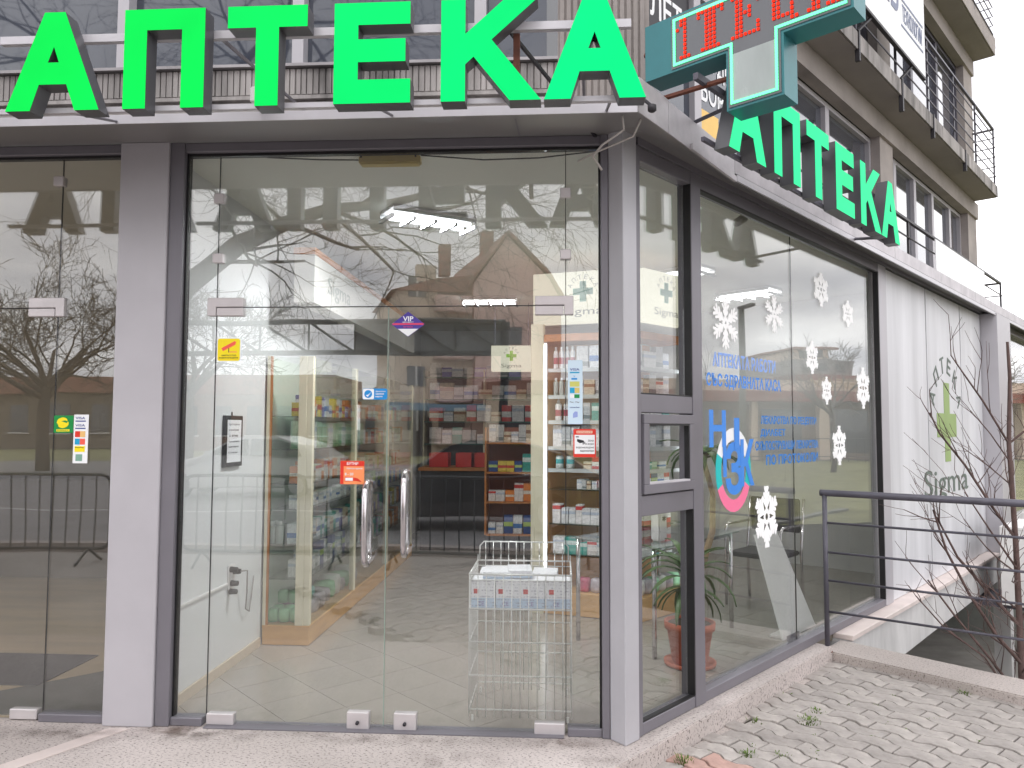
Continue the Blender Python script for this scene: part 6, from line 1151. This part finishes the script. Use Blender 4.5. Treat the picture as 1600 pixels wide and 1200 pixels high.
for f_ in range(4):
    z = 0.6+f_*2.55
    MB(PF).box((-2.1, -0.599, z+0.9), (-0.35, -0.56, z+2.0)).build('loggia_shade', shade, pb); MB(PF).box((-2.3, -0.599, z-0.1), (-0.15, 0.35, z+0.85)).build('balcony', pink, pb, bevel=0.06)
    wn = MB(PF).box((-3.9, -0.599, z+0.8), (-2.8, -0.55, z+2.0)).build('window', winm, pb); MB(PF).box((-3.42, -0.549, z+0.8), (-3.30, -0.53, z+2.0)).build('mullion', white_p, wn)
    if f_ < 3: MB(PF).box((2.0, 0.001, z+0.9), (2.9, 0.05, z+1.9)).build('window', winm, pb)
for x, yy in ((-1.6, -3.0), (1.2, -3.5)): MB(PF).box((x, yy, 10.8), (x+0.7, yy+0.7, 12.9 if x < 0 else 14.0)).build('chimney', rooft, pb)
MB(PF).box((-3.4, -1.2, 10.0), (-2.2, -0.5, 11.0)).build('dormer', beige, pb)
MB(PF).slab([(-3.7, -0.15)]+[(-3.1+0.6*math.cos(R(180-k*20)), 1.7+0.6*math.sin(R(180-k*20))) for k in range(10)]+[(-2.5, -0.15)], -0.62, -0.54).build('arched_door', mat('door_brown', (60, 42, 38), 0.6), pb)
MB(PF).box((-5.2, 0.3, 2.5), (0.4, 1.4, 2.9)).build('shop_awning', mat('awning_blue', (126, 156, 182), 0.6), pb)
house('low cream shop row across the road, mirrored behind the black car', -4, 16, -46, -38.5, 3.4, beige, 4.2, 1, 'x', 6, name='shop_row')
house('brown roofed house far left, mirrored under the gantry', -26, -15, -52, -46, 3.6, mat('brown_render', (150, 120, 106), 0.9, 0, 0.6, 0.1), 5.0, 1, 'x', 5, name='house')
house('grey house between the trees, mirrored in the left door', -14.2, -11.0, -56, -50, 3.2, beige, 4.6, 1, 'y', 2, name='house')
house('long dark terrace of houses far to the left, mirrored in the left pane', -64, -28, -56, -48, 3.8, mat('dun_render', (128, 116, 104), 0.9, 0, 0.6, 0.1), 5.0, 1, 'x', 12, name='house')
sh = thing('shopping_arcade', 'low cream arcade with red-brown band beyond the lawn, mirrored in the side glass', 'building', (40, 20, -0.15))
part('wall', (36, -4, -0.15), (46, 44, 3.0), mat('arcade_dark', (150, 128, 114), 0.8, 0, 1, 0.15), sh); part('red_band', (34.6, -4.2, 3.001), (46, 44.2, 3.55), mat('redbrown_band', (150, 78, 66), 0.8, 0, 1, 0.1), sh); part('fascia', (35.2, -4.1, 3.551), (46, 44.1, 4.15), beige, sh)
for k in range(12): y = -3+k*4; part('column', (35.2, y, -0.15), (35.5, y+0.35, 3.0), beige, sh); wn = part('shop_window', (35.94, y+0.9, 0.2), (35.99, y+3.3, 2.6), winm, sh)
text('sign_letters', 'МЕБЕЛИ', lambda u, v, n: Vector((35.19-n, u, v)), 24, 3.75, -3.5, 0.5, mat('gold_letters', (190, 160, 110), 0.5), sh, 0.0, 0.01, 0.05)
tw = thing('apartment_block', 'brick and grey stepped apartment block behind the arcade, mirrored in the side glass', 'building', (52, 30, -0.15)); brick_r = mat('brick_red', (150, 84, 74), 0.85, 0, 1, 0.1); greyr = mat('grey_render', (150, 146, 146), 0.85, 0, 1, 0.06)
part('wall', (50, 27.6, -0.15), (60, 34.5, 5.6), brick_r, tw); part('wall', (50.5, 27.8, 5.601), (60, 32.6, 6.8), greyr, tw); part('wall', (51, 28.0, 6.801), (60, 30.8, 7.6), beige, tw); part('roof', (50.2, 27.7, 7.601), (60, 31.2, 7.75), rooft, tw); part('balcony', (49.4, 31.0, 4.4), (49.99, 34.3, 5.3), greyr, tw)
for z in (4.5, 5.85, 6.95):
    for y in (28.3, 29.5, 30.9): part('window', (49.94 if z < 5 else 50.44 if z < 6.5 else 50.94, y, z), (49.995 if z < 5 else 50.495 if z < 6.5 else 50.995, y+(0.8 if y < 30.5 or z > 5 else 0.8), z+0.6), winm, tw) if not (z > 6.5 and y > 30) else None
fc_ = thing('lawn_fence', 'dark iron fence along the far edge of the lawn, mirrored in the side glass', 'fence', (32, 20, -0.15))
for z in (0.15, 1.05): MB().tube([(32, 2, z), (32, 40, z)], 0.025, 5).build('rail', iron_dk, fc_)
for k in range(77): MB().tube([(32, 2+k*0.5, -0.14), (32, 2+k*0.5, 1.15)], 0.016, 4).build('picket', iron_dk, fc_)
